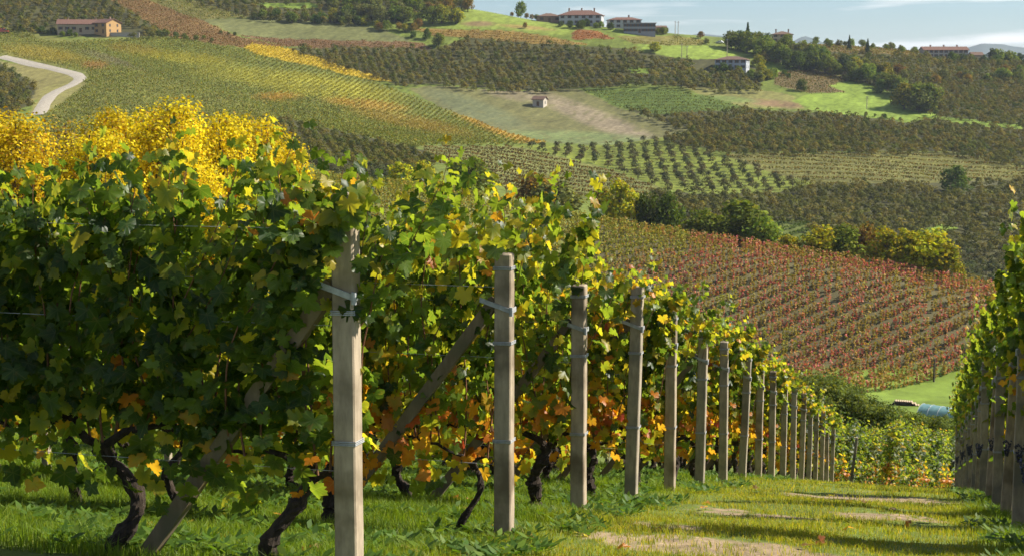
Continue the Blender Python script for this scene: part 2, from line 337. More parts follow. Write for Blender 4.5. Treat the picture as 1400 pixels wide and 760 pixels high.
FIELDS = [
 ('grass', [(-500,-300),(1900,-300),(1900,500),(-500,500)], G_, None),
 # the left flank
 ('hazel', [(-500,-300),(150,-300),(150,0),(188,22),(236,50),(180,50),(140,52),(60,48),(0,36),(-500,20)], OL, dict(sp=5.5, pal=HZ)),
 ('vine', [(150,-200),(205,-200),(205,2),(272,27),(330,52),(395,64),(350,66),(300,62),(235,50),(188,22),(150,0)], (0.17,0.11,0.055), dict(sp=2.8, ang=62, pal=VB, q=3.0)),
 ('vine', [(205,-200),(300,-200),(262,0),(340,24),(272,27),(205,2)], OL, dict(sp=2.8, ang=25, pal=VG, q=3.5)),
 ('hazel', [(262,-200),(640,-200),(640,12),(560,22),(480,34),(400,30),(345,25),(262,0)], DG, dict(sp=5.5, pal=HZ)),
 ('grass', [(345,4),(425,4),(440,9),(425,13),(365,11)], BG, None),
 ('grass', [(272,27),(345,25),(420,28),(500,35),(575,57),(480,57),(400,54),(330,50)], (0.115,0.125,0.06), None),
 ('vine', [(330,50),(400,54),(580,58),(592,68),(500,64),(440,66),(395,64)], (0.13,0.08,0.05), dict(sp=3.5, ang=-5, pal=VB, q=3.0)),
 ('hazel', [(385,66),(440,66),(500,64),(592,68),(640,52),(700,56),(860,68),(912,78),(890,92),(884,114),(790,121),(690,124),(600,115),(545,117),(500,103),(440,86)], OL, dict(sp=5.0, pal=HZ)),
 ('vine', [(235,50),(300,62),(350,67),(440,88),(500,107),(600,146),(750,196),(600,198),(560,200),(440,174),(380,155),(220,106),(140,72),(92,54),(180,50)], (0.13,0.15,0.045), dict(sp=2.6, ang=80, pal=VG, q=3.6,
    patch=[(430,118,120,16,8,(0.28,0.26,0.03),.7),(690,180,75,9,20,(0.34,0.2,0.03),.75),(500,144,60,7,6,(0.32,0.19,0.03),.65),(380,134,35,6,0,(0.34,0.2,0.03),.7),(250,80,70,8,5,(0.3,0.27,0.03),.6),(560,168,90,10,12,(0.26,0.18,0.035),.6),(180,68,40,7,5,(0.28,0.2,0.03),.4),(310,100,60,12,6,(0.25,0.24,0.035),.5)])),
 ('vine', [(342,60),(400,68),(470,91),(540,112),(500,108),(430,92),(350,74),(335,66)], (0.4,0.3,0.04), dict(sp=2.4, ang=80, pal=VY, q=4)),
 ('vine', [(-500,30),(0,36),(60,48),(92,54),(140,72),(220,106),(380,155),(440,174),(420,190),(300,240),(60,240),(58,150),(112,118),(115,100),(60,88),(0,76),(-500,70)], (0.15,0.16,0.05), dict(sp=2.6, ang=20, pal=VG, q=3.4,
    patch=[(60,75,60,10,8,(0.32,0.25,0.04),.6),(130,90,20,5,0,(0.3,0.15,0.05),.6),(160,84,50,6,15,(0.17,0.15,0.09),.6)])),
 ('grass', [(0,84),(40,90),(100,100),(103,104),(80,118),(45,140),(-60,150),(-60,84)], (0.19,0.175,0.08), None),
 ('grass', [(60,120),(110,104),(118,115),(100,130),(70,152),(40,155)], (0.2,0.19,0.08), None),
 ('hazel', [(-500,86),(0,86),(20,98),(52,116),(42,142),(10,160),(-500,200)], (0.09,0.09,0.04), dict(sp=5.5, pal=HZ)),
 ('hazel', [(380,158),(440,174),(560,201),(590,208),(600,214),(590,226),(520,240),(470,240),(400,210)], OL, dict(sp=4.2, pal=HZ, h=.75)),
 # centre
 ('grass', [(558,122),(600,117),(690,125),(790,122),(850,150),(955,182),(900,192),(830,199),(750,196),(700,184),(600,146)], (0.12,0.12,0.06), dict(patch=[(650,150,80,14,20,(0.11,0.125,0.06),.8),(820,165,110,13,22,TAN,.9),(700,130,40,8,10,TAN,.6),(800,190,120,10,3,(0.13,0.17,0.06),.8)])),
 ('vine', [(792,121),(900,121),(960,130),(1020,147),(985,152),(900,156),(850,148),(815,132)], (0.08,0.12,0.03), dict(sp=6, ang=-4, pal=[(4,(0.085,0.11,0.025)),(2,(0.14,0.16,0.03)),(1,(0.06,0.075,0.025))], q=4.0)),
 ('hazel', [(850,149),(900,156),(985,152),(1020,147),(1060,152),(1110,154),(1150,152),(1300,165),(1900,190),(1900,235),(1400,226),(1300,207),(1100,208),(1000,209),(975,205),(930,195),(905,186),(955,182)], OL, dict(sp=5.0, pal=HZ)),
 ('vine', [(985,214),(1000,210),(1300,208),(1400,227),(1900,240),(1900,250),(1400,246),(1300,250),(1115,250),(1060,238)], (0.13,0.13,0.045), dict(sp=12.0, ang=-3, pal=[(3,(0.15,0.15,0.04)),(2,(0.17,0.10,0.04)),(2,(0.09,0.10,0.035))], q=5.5, sep=True, label='low vine row of the long vineyard above the dense orchard belt')),
 ('grass', [(700,200),(835,199),(905,188),(960,205),(1060,238),(1115,250),(1060,262),(950,264),(900,256),(830,228),(760,212)], (0.135,0.165,0.03), dict(orch=1)),
 ('vine', [(575,200),(700,200),(765,214),(835,232),(905,258),(930,275),(800,272),(720,266),(650,244),(600,222)], (0.13,0.14,0.05), dict(sp=13, ang=-7, pal=[(3,(0.13,0.085,0.04)),(2,(0.1,0.1,0.035)),(1,(0.2,0.12,0.04))], q=7.0, sep=True, label='dark vine row in the curved brown vineyard below the orange slope')),
 ('hazel', [(900,262),(960,266),(1060,264),(1115,250),(1300,250),(1400,246),(1900,250),(1900,520),(1300,420),(1000,345),(860,310),(860,280)], (0.1,0.11,0.045), dict(sp=5.2, pal=[(5,(0.075,0.08,0.032)),(3,(0.095,0.088,0.04)),(1,(0.13,0.11,0.05))])),
 ('grass', [(1250,318),(1285,306),(1310,312),(1270,325)], BG, None),
 ('vine', [(1050,300),(1110,300),(1120,345),(1050,345)], (0.085,0.11,0.03), dict(sp=4.5, ang=60, pal=[(1,(0.06,0.1,0.03))], q=4)),
 # top middle
 ('grass', [(560,22),(640,10),(700,18),(780,30),(790,48),(745,48),(700,42),(600,38)], (0.165,0.215,0.05), dict(patch=[(655,33,25,4,0,(0.17,0.1,0.06),.8),(720,38,40,3,5,(0.26,0.18,0.06),.8)])),
 ('vine', [(560,38),(600,40),(700,43),(760,52),(805,62),(740,60),(690,55),(640,52),(592,50)], (0.2,0.14,0.05), dict(sp=3.5, ang=-6, pal=VO, q=3.5)),
 ('vine', [(786,42),(815,42),(842,54),(780,54)], (0.2,0.1,0.05), dict(sp=3, ang=-20, pal=[(1,(0.24,0.10,0.04))], q=4)),
 ('grass', [(815,38),(900,44),(915,49),(850,50)], (0.16,0.22,0.05), None),
 ('vine', [(842,50),(915,49),(965,55),(965,62),(900,63),(868,60)], (0.15,0.14,0.05), dict(sp=4.5, ang=-4, pal=VG, q=4)),
 ('grass', [(868,62),(965,63),(1000,70),(1030,76),(1000,81),(945,82),(905,76)], (0.17,0.235,0.05), None),
 ('hazel', [(912,78),(945,82),(1000,81),(1045,98),(1040,122),(1000,124),(930,118),(884,114),(890,92)], OL, dict(sp=5.0, pal=HZ+[(2,(0.13,0.13,0.04))])),
 ('grass', [(860,93),(885,93),(888,101),(862,101)], BG, None),
 ('grass', [(930,118),(1000,124),(1040,122),(1085,132),(1100,150),(1020,147),(960,130)], (0.17,0.17,0.07), dict(patch=[(1060,142,45,5,5,(0.2,0.12,0.07),.8),(1000,136,40,4,5,(0.13,0.19,0.05),.7)])),
 ('grass', [(1045,83),(1110,94),(1075,98),(1060,100),(1045,98)], BG, None),
 ('vine', [(1060,100),(1075,98),(1110,94),(1165,108),(1140,114),(1155,126),(1105,127),(1058,116)], (0.13,0.1,0.055), dict(sp=4.5, ang=-12, pal=[(2,(0.08,0.09,0.035)),(1,(0.12,0.08,0.04))], q=4)),
 ('grass', [(1105,128),(1155,126),(1132,118),(1150,114),(1180,113),(1240,134),(1295,160),(1240,168),(1165,158),(1110,150),(1085,138)], (0.16,0.23,0.045), None),
 ('hazel', [(1100,60),(1258,74),(1345,80),(1900,110),(1900,190),(1300,164),(1282,157),(1235,133),(1180,112),(1120,95),(1045,82),(1030,66)], DG, dict(sp=5.4, pal=HZ)),
 ('vine', [(1075,60),(1150,62),(1262,70),(1250,76),(1150,72),(1090,68)], (0.16,0.12,0.06), dict(sp=3, ang=-4, pal=VB+VG, q=3.5)),
 ('grass', [(1290,160),(1400,172),(1400,178),(1300,168)], BG, None),
]
def in_poly(px, py, poly):
    ins = np.zeros(px.shape, bool); n = len(poly)
    for i in range(n):
        x1, y1 = poly[i]; x2, y2 = poly[(i + 1) % n]
        if y1 == y2: continue
        c = ((y1 > py) != (y2 > py)) & (px < (x2 - x1) * (py - y1) / (y2 - y1) + x1)
        ins ^= c
    return ins
def field_id(px, py):
    jx = px + (vnoise(px / 9, py / 5, 3) - .5) * 5; jy = py + (vnoise(px / 11, py / 6, 4) - .5) * 2.5
    fid = np.zeros(px.shape, int)
    for i, f in enumerate(FIELDS):
        fid[in_poly(jx, jy, f[1])] = i
    return fid
def patches(px, py, base, pl, seed=0):
    c = base.copy()
    for (cx, cy, rx, ry, an, col, k) in pl:
        a = R_(an); dx = px - cx; dy = py - cy
        u = (dx * math.cos(a) + dy * math.sin(a)) / rx; v = (-dx * math.sin(a) + dy * math.cos(a)) / ry
        w_ = np.clip(1.35 - (u * u + v * v), 0, 1) * k
        w_ = w_ * (0.45 + 0.55 * (vnoise(px / 6, py / 3, 9 + seed) > .25))
        c = c * (1 - w_[:, None]) + np.array(col) * w_[:, None]
    return c

# ------------------------------------------------------------------ the ground, one sheet from under the camera to the horizon
v_in = np.linspace(-0.37, 0.37, 520); v_out = np.geomspace(0.375, 1.2, 34)
vv = np.concatenate([-v_out[::-1], v_in, v_out])
yy = np.concatenate([np.arange(-18, 5, 1.0), np.arange(5, 24, 0.08), np.arange(24, 34, .16), np.geomspace(34, 90, 90), np.geomspace(91, 300, 90)[1:], np.arange(302, 420, 3.0), np.arange(420, 1010, 1.7), np.geomspace(1012, 9000, 60)])
gv, gy = np.meshgrid(vv, yy); gx = gv * (gy + 28)
gz = Zt(gx.ravel(), gy.ravel()).reshape(gx.shape)
GRAIN = 1
nearw = np.clip((80 - gy) / 30, 0, 1)
gz = gz + nearw * ((fbm(gx * 1.1, gy * 1.1, 21, 3) - 0.5) * 0.09)
px, py = proj(gx, gy, gz); px = px.ravel(); py = py.ravel(); fx = gx.ravel(); fy = gy.ravel()
col = np.tile(np.array(G_), (len(px), 1))
far = fy > 395
fid = np.zeros(len(px), int); fid[far] = field_id(px[far], py[far])
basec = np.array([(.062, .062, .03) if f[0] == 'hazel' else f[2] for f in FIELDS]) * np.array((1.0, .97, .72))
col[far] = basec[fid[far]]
for i, f in enumerate(FIELDS):
    if f[3] and 'patch' in f[3]:
        k = far & (fid == i); 
        if k.any(): col[k] = patches(px[k], py[k], col[k], f[3]['patch'], i)
gq = np.random.default_rng(4).random(len(px)); st_ = vnoise((fx * .92 - fy * .38) / 1.9, (fx * .38 + fy * .92) / 16, 77)
col[far] *= (0.62 + .42 * gq[far] + .34 * st_[far])[:, None]
# middle hill: warm soil between rows
mid = (fy > 95) & (fy <= 395)
col[mid] = np.array((0.095, 0.085, 0.04)); 
gm = mid & (fy < 236); col[gm] = np.array((0.14, 0.20, 0.03)) * (0.6 + .8 * fbm(fx[gm] / 2.5, fy[gm] / 2.5, 66, 3)[:, None])
gl = mid & (fy >= 236) & (px < 800); col[gl] = np.array((0.16, 0.17, 0.05))
big = (0.78 + 0.44 * fbm(fx / 14, fy / 14, 8, 3))[:, None]
col[fy > 95] *= big[fy > 95]
# near ground: worn earth along the track, turf elsewhere
nr = fy <= 95
rr, ss = xy2rs(fx, fy)
def bare_mask(r, s):
    q = fbm(r * 0.9 + 3, s * 0.55, 31, 3); q2 = fbm(r * 3.1, s * 2.3, 35, 3)
    track = np.exp(-((r + 0.75) / 0.85) ** 2)
    b = track * (q * 0.75 + q2 * 0.5) 
    spots = np.zeros_like(r)
    for (a, c, ra, rc) in SPOTS:
        spots = np.maximum(spots, 1.15 + (q - .5) * 2.2 - ((r - a) / ra) ** 2 - ((s - c) / rc) ** 2)
    q3 = fbm(r * 9, s * 7, 37, 3); b = b * 0.5 + np.clip(spots, 0, 1) * (0.05 + 0.65 * q2 + 1.0 * (q3 - .38))
    return np.clip((b - 0.36) / 0.16, 0, 1)
SPOTS = []
for (sx, sy, rx_, rz_) in ((1040, 704, .8, .75), (1125, 679, 1.0, 1.2), (1250, 684, 1.1, 1.0), (990, 752, 1.1, .5), (880, 722, .5, .3), (1240, 709, 1.0, .6), (1200, 665, .8, .9)):
    X_, Yd, Zd = ray(sx, sy); Ys = np.arange(5, 60, .05); t_ = Ys / Yd; k_ = np.nonzero(z_near(X_ * t_, Ys) >= Zd * t_)[0]
    if len(k_):
        y_ = Ys[k_[0]]; q_ = xy2rs(X_ * y_ / Yd, y_); SPOTS.append((float(q_[0]), float(q_[1]), rx_, rz_))
bm = bare_mask(rr[nr], ss[nr])[:, None]
turf = np.array((0.115, 0.15, 0.03)) * (0.8 + 0.4 * fbm(rr[nr] * 2, ss[nr] * 2, 41)[:, None])
earth = np.array((0.27, 0.20, 0.125)) * (0.55 + 0.5 * fbm(rr[nr] * 5, ss[nr] * 5, 43)[:, None] + .42 * gq[nr][:, None])
col[nr] = turf * (1 - bm) + earth * bm
g = Geo(); nv = len(vv); ny = len(yy)
i = np.arange(ny - 1)[:, None] * nv; j = np.arange(nv - 1)[None]
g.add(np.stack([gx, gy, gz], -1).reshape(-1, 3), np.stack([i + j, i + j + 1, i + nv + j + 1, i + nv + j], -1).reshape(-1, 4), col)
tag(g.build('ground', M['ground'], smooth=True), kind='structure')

# distant blue hills beyond the ridge
g = Geo()
hp = [-200, 300, 700, 860, 910, 950, 1000, 1040, 1075, 1095, 1118, 1150, 1300, 1335, 1355, 1400, 1500, 1700, 2000]
hy = [40, 55, 64, 62, 52, 47, 50, 53, 60, 50, 57, 67, 70, 59, 61, 66, 62, 74, 80]
pxs = np.linspace(-200, 2000, 420); top = np.interp(pxs, hp, hy) + (fbm(pxs / 22, pxs * 0, 3) - .5) * 3
ringv = []
for (Y, kk) in ((5200, 0.0), (5600, 0.55), (6000, 1.0), (6600, 0.6), (7400, 0.0)):
    tz = np.array([zpx(t, 6000) for t in top]); zz = -130 + (tz + 130) * kk + (fbm(pxs / 30, np.full_like(pxs, Y / 500), 11) - .5) * 18 * (0 < kk < 1)
    ringv.append(np.stack([(pxs - 700) / F * Y, np.full_like(pxs, Y), zz], -1))
V = np.concatenate(ringv); n_ = len(pxs); i = np.arange(4)[:, None] * n_; j = np.arange(n_ - 1)[None]
g.add(V, np.stack([i + j, i + j + 1, i + n_ + j + 1, i + n_ + j], -1).reshape(-1, 4), (0.06, 0.085, 0.09))
tag(g.build('distant_hills', noise_mat('wooded_hills', (0.035, 0.06, 0.06), (0.08, 0.10, 0.09), 0.006, 1.0, 0), smooth=True), kind='structure')

# thin autumn haze
g = Geo(); box(g, (-9500, -60, -200), (9500, 9400, 175))
hm = mat('air'); n = hm.node_tree.nodes.new; o_ = n('ShaderNodeOutputMaterial'); pv = n('ShaderNodeVolumePrincipled')
pv.inputs['Color'].default_value = (0.72, 0.84, 1.0, 1); pv.inputs['Density'].default_value = 0.000055; pv.inputs['Anisotropy'].default_value = 0.2
hm.node_tree.links.new(pv.outputs[0], o_.inputs['Volume'])
tag(g.build('haze', hm), kind='stuff', label='pale blue autumn haze over the far slopes')

# ------------------------------------------------------------------ far farm buildings are placed later; keep plants off them
KEEP = []
def keep_out(px, py, rad):
    x, y, z = hit(px, py); KEEP.append((x, y, rad))
for a in ((105, 47, 22), (130, 47, 20), (155, 49, 16), (180, 50, 10), (738, 146, 9), (795, 36, 18), (850, 40, 18), (875, 46, 20), (1002, 97, 17), (985, 97, 15), (1070, 60, 12), (1280, 80, 16), (1310, 82, 16), (1335, 82, 14), (1302, 264, 9)):
    keep_out(*a)
def clear(x, y):
    ok = np.ones(len(x), bool)
    for (a, b, r) in KEEP: ok &= (x - a) ** 2 + (y - b) ** 2 > r * r
    return ok

# far road
def road(name, pts, width, colr, lift=0.22):
    P = [hit(*p) for p in pts]; P = np.array(P); t = np.arange(len(P)); tt = np.linspace(0, len(P) - 1, 90)
    xs = np.interp(tt, t, P[:, 0]); ys = np.interp(tt, t, P[:, 1])
    for _ in range(6):
        xs[1:-1] = (xs[:-2] + xs[1:-1] * 2 + xs[2:]) / 4; ys[1:-1] = (ys[:-2] + ys[1:-1] * 2 + ys[2:]) / 4
    d = np.stack([np.gradient(xs), np.gradient(ys)], 1); d /= np.linalg.norm(d, axis=1)[:, None]; nn = np.stack([-d[:, 1], d[:, 0]], 1)
    rows = []
    for o in (-1, -.5, 0, .5, 1):
        wj = width / 2 * (1 + .28 * (vnoise(tt * 1.7, tt * 0 + o * 9, 5) - .5) * (abs(o) == 1)); X = xs + nn[:, 0] * o * wj; Y = ys + nn[:, 1] * o * wj; rows.append(np.stack([X, Y, Zt(X, Y) + lift - .2 * (abs(o) == 1)], 1))
    V = np.concatenate(rows); m = 90; i = np.arange(4)[:, None] * m; j = np.arange(m - 1)[None]
    g = Geo(); g.add(V, np.stack([i + j, i + j + 1, i + m + j + 1, i + m + j], -1).reshape(-1, 4), colr)
    tag(g.build(name, noise_mat('pale_gravel', (0.27, 0.24, 0.19), (0.40, 0.36, 0.29), 0.8, 0.95, 0), smooth=True), kind='structure')
    for q in range(0, 90, 3): KEEP.append((xs[q], ys[q], 4.5))
road('gravel_road', [(2, 78), (30, 85), (60, 92), (88, 98), (103, 102), (111, 108), (100, 116), (80, 124), (66, 134), (58, 146), (52, 158)], 6.2, (.5, .45, .38))

# ------------------------------------------------------------------ planting the far fields
EXCL = []
def hedge(g, X, Y, z0, pal, r, q=4, size=0.42, h=1.7, wdt=0.35, pxpy=None, patch=None, seed=0):
    n = len(X); rep = int(q); frac = q - rep
    idx = np.concatenate([np.repeat(np.arange(n), rep), np.nonzero(r.random(n) < frac)[0]])
    m = len(idx); cen = np.stack([X[idx] + r.normal(0, wdt, m), Y[idx] + r.normal(0, wdt, m), z0[idx] + 0.35 + (h - 0.35) * r.random(m) ** 0.8], 1)
    nr_ = r.normal(size=(m, 3)); nr_[:, 2] += 0.5
    v, f = quads(cen, nr_, size * (0.7 + 0.6 * r.random(m)), r)
    c = pick(pal, m, r)
    blob = fbm(X[idx] / 7, Y[idx] / 7, seed + 60, 2)
    c *= (0.75 + 0.5 * blob)[:, None]
    if patch is not None and pxpy is not None:
        lum = (c.mean(1) / 0.09)[:, None]
        base = patches(pxpy[0][idx], pxpy[1][idx], c, patch, seed); c = base * (0.8 + 0.4 * r.random((m, 1)))
    g.add(v, f, np.repeat(c, 4, 0))
def hazel_template(r, nq=110, size=0.5, stems=True):
    """a many-stemmed hazel bush: crown of small leaf faces round a lumpy ball"""
    nl = 7; lob = np.stack([r.normal(0, .95, nl), r.normal(0, .95, nl), 2.5 + r.normal(0, .75, nl)], 1); lr = 1.0 + .5 * r.random(nl)
    k = r.integers(0, nl, nq); d = r.normal(size=(nq, 3)); d /= np.linalg.norm(d, axis=1)[:, None]; d[:, 2] = np.where(d[:, 2] < -.3, -d[:, 2], d[:, 2])
    cen = lob[k] + d * (lr[k] * (0.75 + 0.3 * r.random(nq)))[:, None]
    out_ = cen - np.array([0, 0, 2.2]); nrm = d * 1.2 + out_ * .25 + r.normal(0, .32, (nq, 3))
    return cen, nrm, size * (0.65 + 0.6 * r.random(nq))
HT = []
for k in range(9):
    r = np.random.default_rng(100 + k); HT.append(hazel_template(r, 220, 0.32))
HTl = []
for k in range(7):
    r = np.random.default_rng(200 + k); HTl.append(hazel_template(r, 150, 0.36))
hz_near = []           # candidates for individual trees (x, y, z, scale, colour)
hz_mass = []
vrow_count = 0
rngf = np.random.default_rng(3)
def field_points(i, sp, ang, along, jit=0.0, up=0.9, yr=(395, 1350), r=rngf):
    """rows through a field: spacing sp, direction ang, one point every `along` metres"""
    f = FIELDS[i]; P = []
    for (a, b) in f[1]:
        a = min(max(a, -120), 1520); b = min(max(b, -60), 460)
        P.append(hit(a, b, yr[0]))
    P = np.array(P); cx, cy = P[:, 0].mean(), P[:, 1].mean(); ca, sa = math.cos(R_(ang)), math.sin(R_(ang))
    u = (P[:, 0] - cx) * ca + (P[:, 1] - cy) * sa; v = -(P[:, 0] - cx) * sa + (P[:, 1] - cy) * ca
    U = np.arange(u.min() - 30, u.max() + 30, along); Vv = np.arange(v.min() - 30, v.max() + 30, sp)
    UU, VV = np.meshgrid(U, Vv); rid = np.repeat(np.arange(len(Vv)), len(U))
    UU = UU.ravel() + r.normal(0, 1, UU.size) * jit; VV = VV.ravel() + r.normal(0, 1, VV.size) * jit
    X = cx + UU * ca - VV * sa; Y = cy + UU * sa + VV * ca
    k = (Y > yr[0]) & (Y < yr[1]); X, Y, rid = X[k], Y[k], rid[k]
    z = Zt(X, Y); px, py = proj(X, Y, z)
    k = (px > -140) & (px < 1540) & (py > -70) & (py < 460); X, Y, z, px, py, rid = X[k], Y[k], z[k], px[k], py[k], rid[k]
    k = (field_id(*proj(X, Y, z + up)) == i) & clear(X, Y)
    return X[k], Y[k], z[k], px[k], py[k], rid[k]
def group_rows(X, Y, z, rid, name, label, cat, group, pal, r, q, size, h, most=300, patch=None, pxpy=None, seed=0):
    n = 0
    for t in np.unique(rid):
        k = rid == t
        if k.sum() < 4: continue
        g = Geo(); hedge(g, X[k], Y[k], z[k], pal, r, q, size, h, .3, None if pxpy is None else (pxpy[0][k], pxpy[1][k]), patch, seed)
        tag(g.build(name, M['hedge_leaf']), label, cat, group); n += 1
    return n
mass_v = Geo()
for i, f in enumerate(FIELDS):
    kind, poly, bc, prm = f
    r = np.random.default_rng(500 + i)
    if kind == 'vine':
        X, Y, z, px_, py_, rid = field_points(i, prm['sp'], prm['ang'], 1.0, 0.12)
        if len(X) == 0: continue
        if prm.get('sep'):
            group_rows(X, Y, z, rid, 'vine_row', prm['label'], 'vine row', 'rows of the vineyard ' + str(['', 'across the far slope', 'on the curved brown field'][1 if i < 21 else 2]), prm['pal'], r, prm['q'] * 2.2, 0.28, 1.35)
        else:
            hedge(mass_v, X, Y, z, prm['pal'], r, prm['q'] * 1.5, 0.30, 1.5, .32, (px_, py_), prm.get('patch'), i)
    elif kind == 'hazel':
        X, Y, z, px_, py_, rid = field_points(i, prm['sp'] * .93, 10, prm['sp'] * .9, 0.4, 2.4)
        sc_ = (0.62 + 0.38 * r.random(len(X))) * prm.get('h', 1.0)
        cc = pick(prm['pal'], len(X), r) * (0.8 + 0.4 * fbm(X / 40, Y / 40, i, 2))[:, None]
        drop = r.random(len(X)) < 0.04
        for a in range(len(X)):
            if not drop[a]: hz_mass.append((X[a], Y[a], z[a], sc_[a], cc[a], i))
    elif prm and prm.get('orch'):
        for (sp, al, ang) in ((8.0, 5.4, -3),):
            X, Y, z, px_, py_, rid = field_points(i, sp, ang, al, 0.4)
            for a in range(len(X)):
                c = np.array((0.07, 0.088, 0.038)) if px_[a] > 820 or True else 0
                hz_near.append((X[a], Y[a], z[a], 0.58 + .2 * r.random(), c * (0.8 + .4 * r.random()), i))
tag(mass_v.build('far_vineyard_rows', M['hedge_leaf']), 'fine grained green and gold vineyards covering the far slopes', 'vineyard', kind='stuff')
print('hazel mass', len(hz_mass), 'orch', len(hz_near))

def hz_mesh(k, colr, nq=None):
    cen, nrm, sz = HT[k]; r = np.random.default_rng(900 + k)
    g = Geo(); v, f = quads(cen, nrm, sz, r); c = np.array(colr) * (0.7 + 0.6 * r.random((len(cen), 1))); g.add(v, f, np.repeat(c, 4, 0))
    t = Geo()
    for s_ in range(5):
        a = s_ * 1.26 + k; tube(t, [(0.12 * math.cos(a), 0.12 * math.sin(a), -.2), (.35 * math.cos(a), .35 * math.sin(a), 1.0), (.8 * math.cos(a), .8 * math.sin(a), 2.3)], [.07, .05, .03], 5)
    return g.mesh('crown', M['tree_leaf']), t.mesh('trunk', M['tree_bark'])
hz_var = []
for k in range(9):
    c = [(0.07, 0.085, 0.036), (0.085, 0.088, 0.036), (0.1, 0.09, 0.042)][k % 3]; hz_var.append(hz_mesh(k, c))
def tree_obj(name, meshes, x, y, z, s, rz, label, cat, group, sz=None):
    e = empty(name, (x, y, z), rz); e.scale = (s, s, s * (sz or 1)); tag(e, label, cat, group)
    link('crown', meshes[0], e); link('trunk', meshes[1], e); return e
# the sparse orchard on bright grass: individuals; then the nearest of the dense belt
hz_near.sort(key=lambda t: t[1])
indiv = hz_near[:230]
rest = hz_near[230:]
for (x, y, z, s, c, i) in indiv:
    k = int(rngf.integers(0, 9)); tree_obj('orchard_tree', hz_var[k], x, y, z, s, rngf.random() * 6.28, 'small round fruit tree set out in lines on bright green grass of the far slope', 'tree', 'young orchard trees on the bright green grass')
hz_mass = [h for h in hz_mass]
vis = [h for h in hz_mass]
vis.sort(key=lambda t: t[1])
first = [h for h in vis if h[1] > 440 and -10 < proj(h[0], h[1], h[2])[0] < 1410][:280]
fs = set(id(h) for h in first)
for h in first:
    x, y, z, s, c, i = h; k = int(rngf.integers(0, 9))
    tree_obj('hazel_tree', hz_var[k], x, y, z, s, rngf.random() * 6.28, 'bushy olive brown hazel tree at the lower edge of the dense orchard belt', 'tree', 'nearest hazels of the dense orchard belt')
g = Geo(); rm = np.random.default_rng(77)
allm = [h for h in hz_mass if id(h) not in fs] + rest
arr = np.array([(h[0], h[1], h[2], h[3]) for h in allm]); cl = np.array([h[4] for h in allm]); var = rm.integers(0, 7, len(arr)); rot = rm.random(len(arr)) * 6.28
for k in range(7):
    cen, nrm, sz = HTl[k]; m = np.nonzero(var == k)[0]; nn_ = len(cen)
    ca, sa = np.cos(rot[m])[:, None], np.sin(rot[m])[:, None]; s_ = arr[m, 3][:, None]
    X = (cen[None, :, 0] * ca - cen[None, :, 1] * sa) * s_ + arr[m, 0][:, None]; Y = (cen[None, :, 0] * sa + cen[None, :, 1] * ca) * s_ + arr[m, 1][:, None]
    Z_ = cen[None, :, 2] * s_ * 1.0 + arr[m, 2][:, None]
    NX = nrm[None, :, 0] * ca - nrm[None, :, 1] * sa; NY = nrm[None, :, 0] * sa + nrm[None, :, 1] * ca; NZ = np.broadcast_to(nrm[None, :, 2], NX.shape)
    C_ = np.repeat(cl[m], nn_, 0) * (0.8 + 0.4 * rm.random((len(m) * nn_, 1)))
    v, f_ = quads(np.stack([X, Y, Z_], -1).reshape(-1, 3), np.stack([NX, NY, NZ], -1).reshape(-1, 3), (sz[None] * s_).ravel(), rm)
    g.add(v, f_, np.repeat(C_, 4, 0))
tag(g.build('hazel_orchards', M['tree_leaf']), 'dense olive and brown hazel orchards massed over the far slopes', 'orchard', kind='stuff')

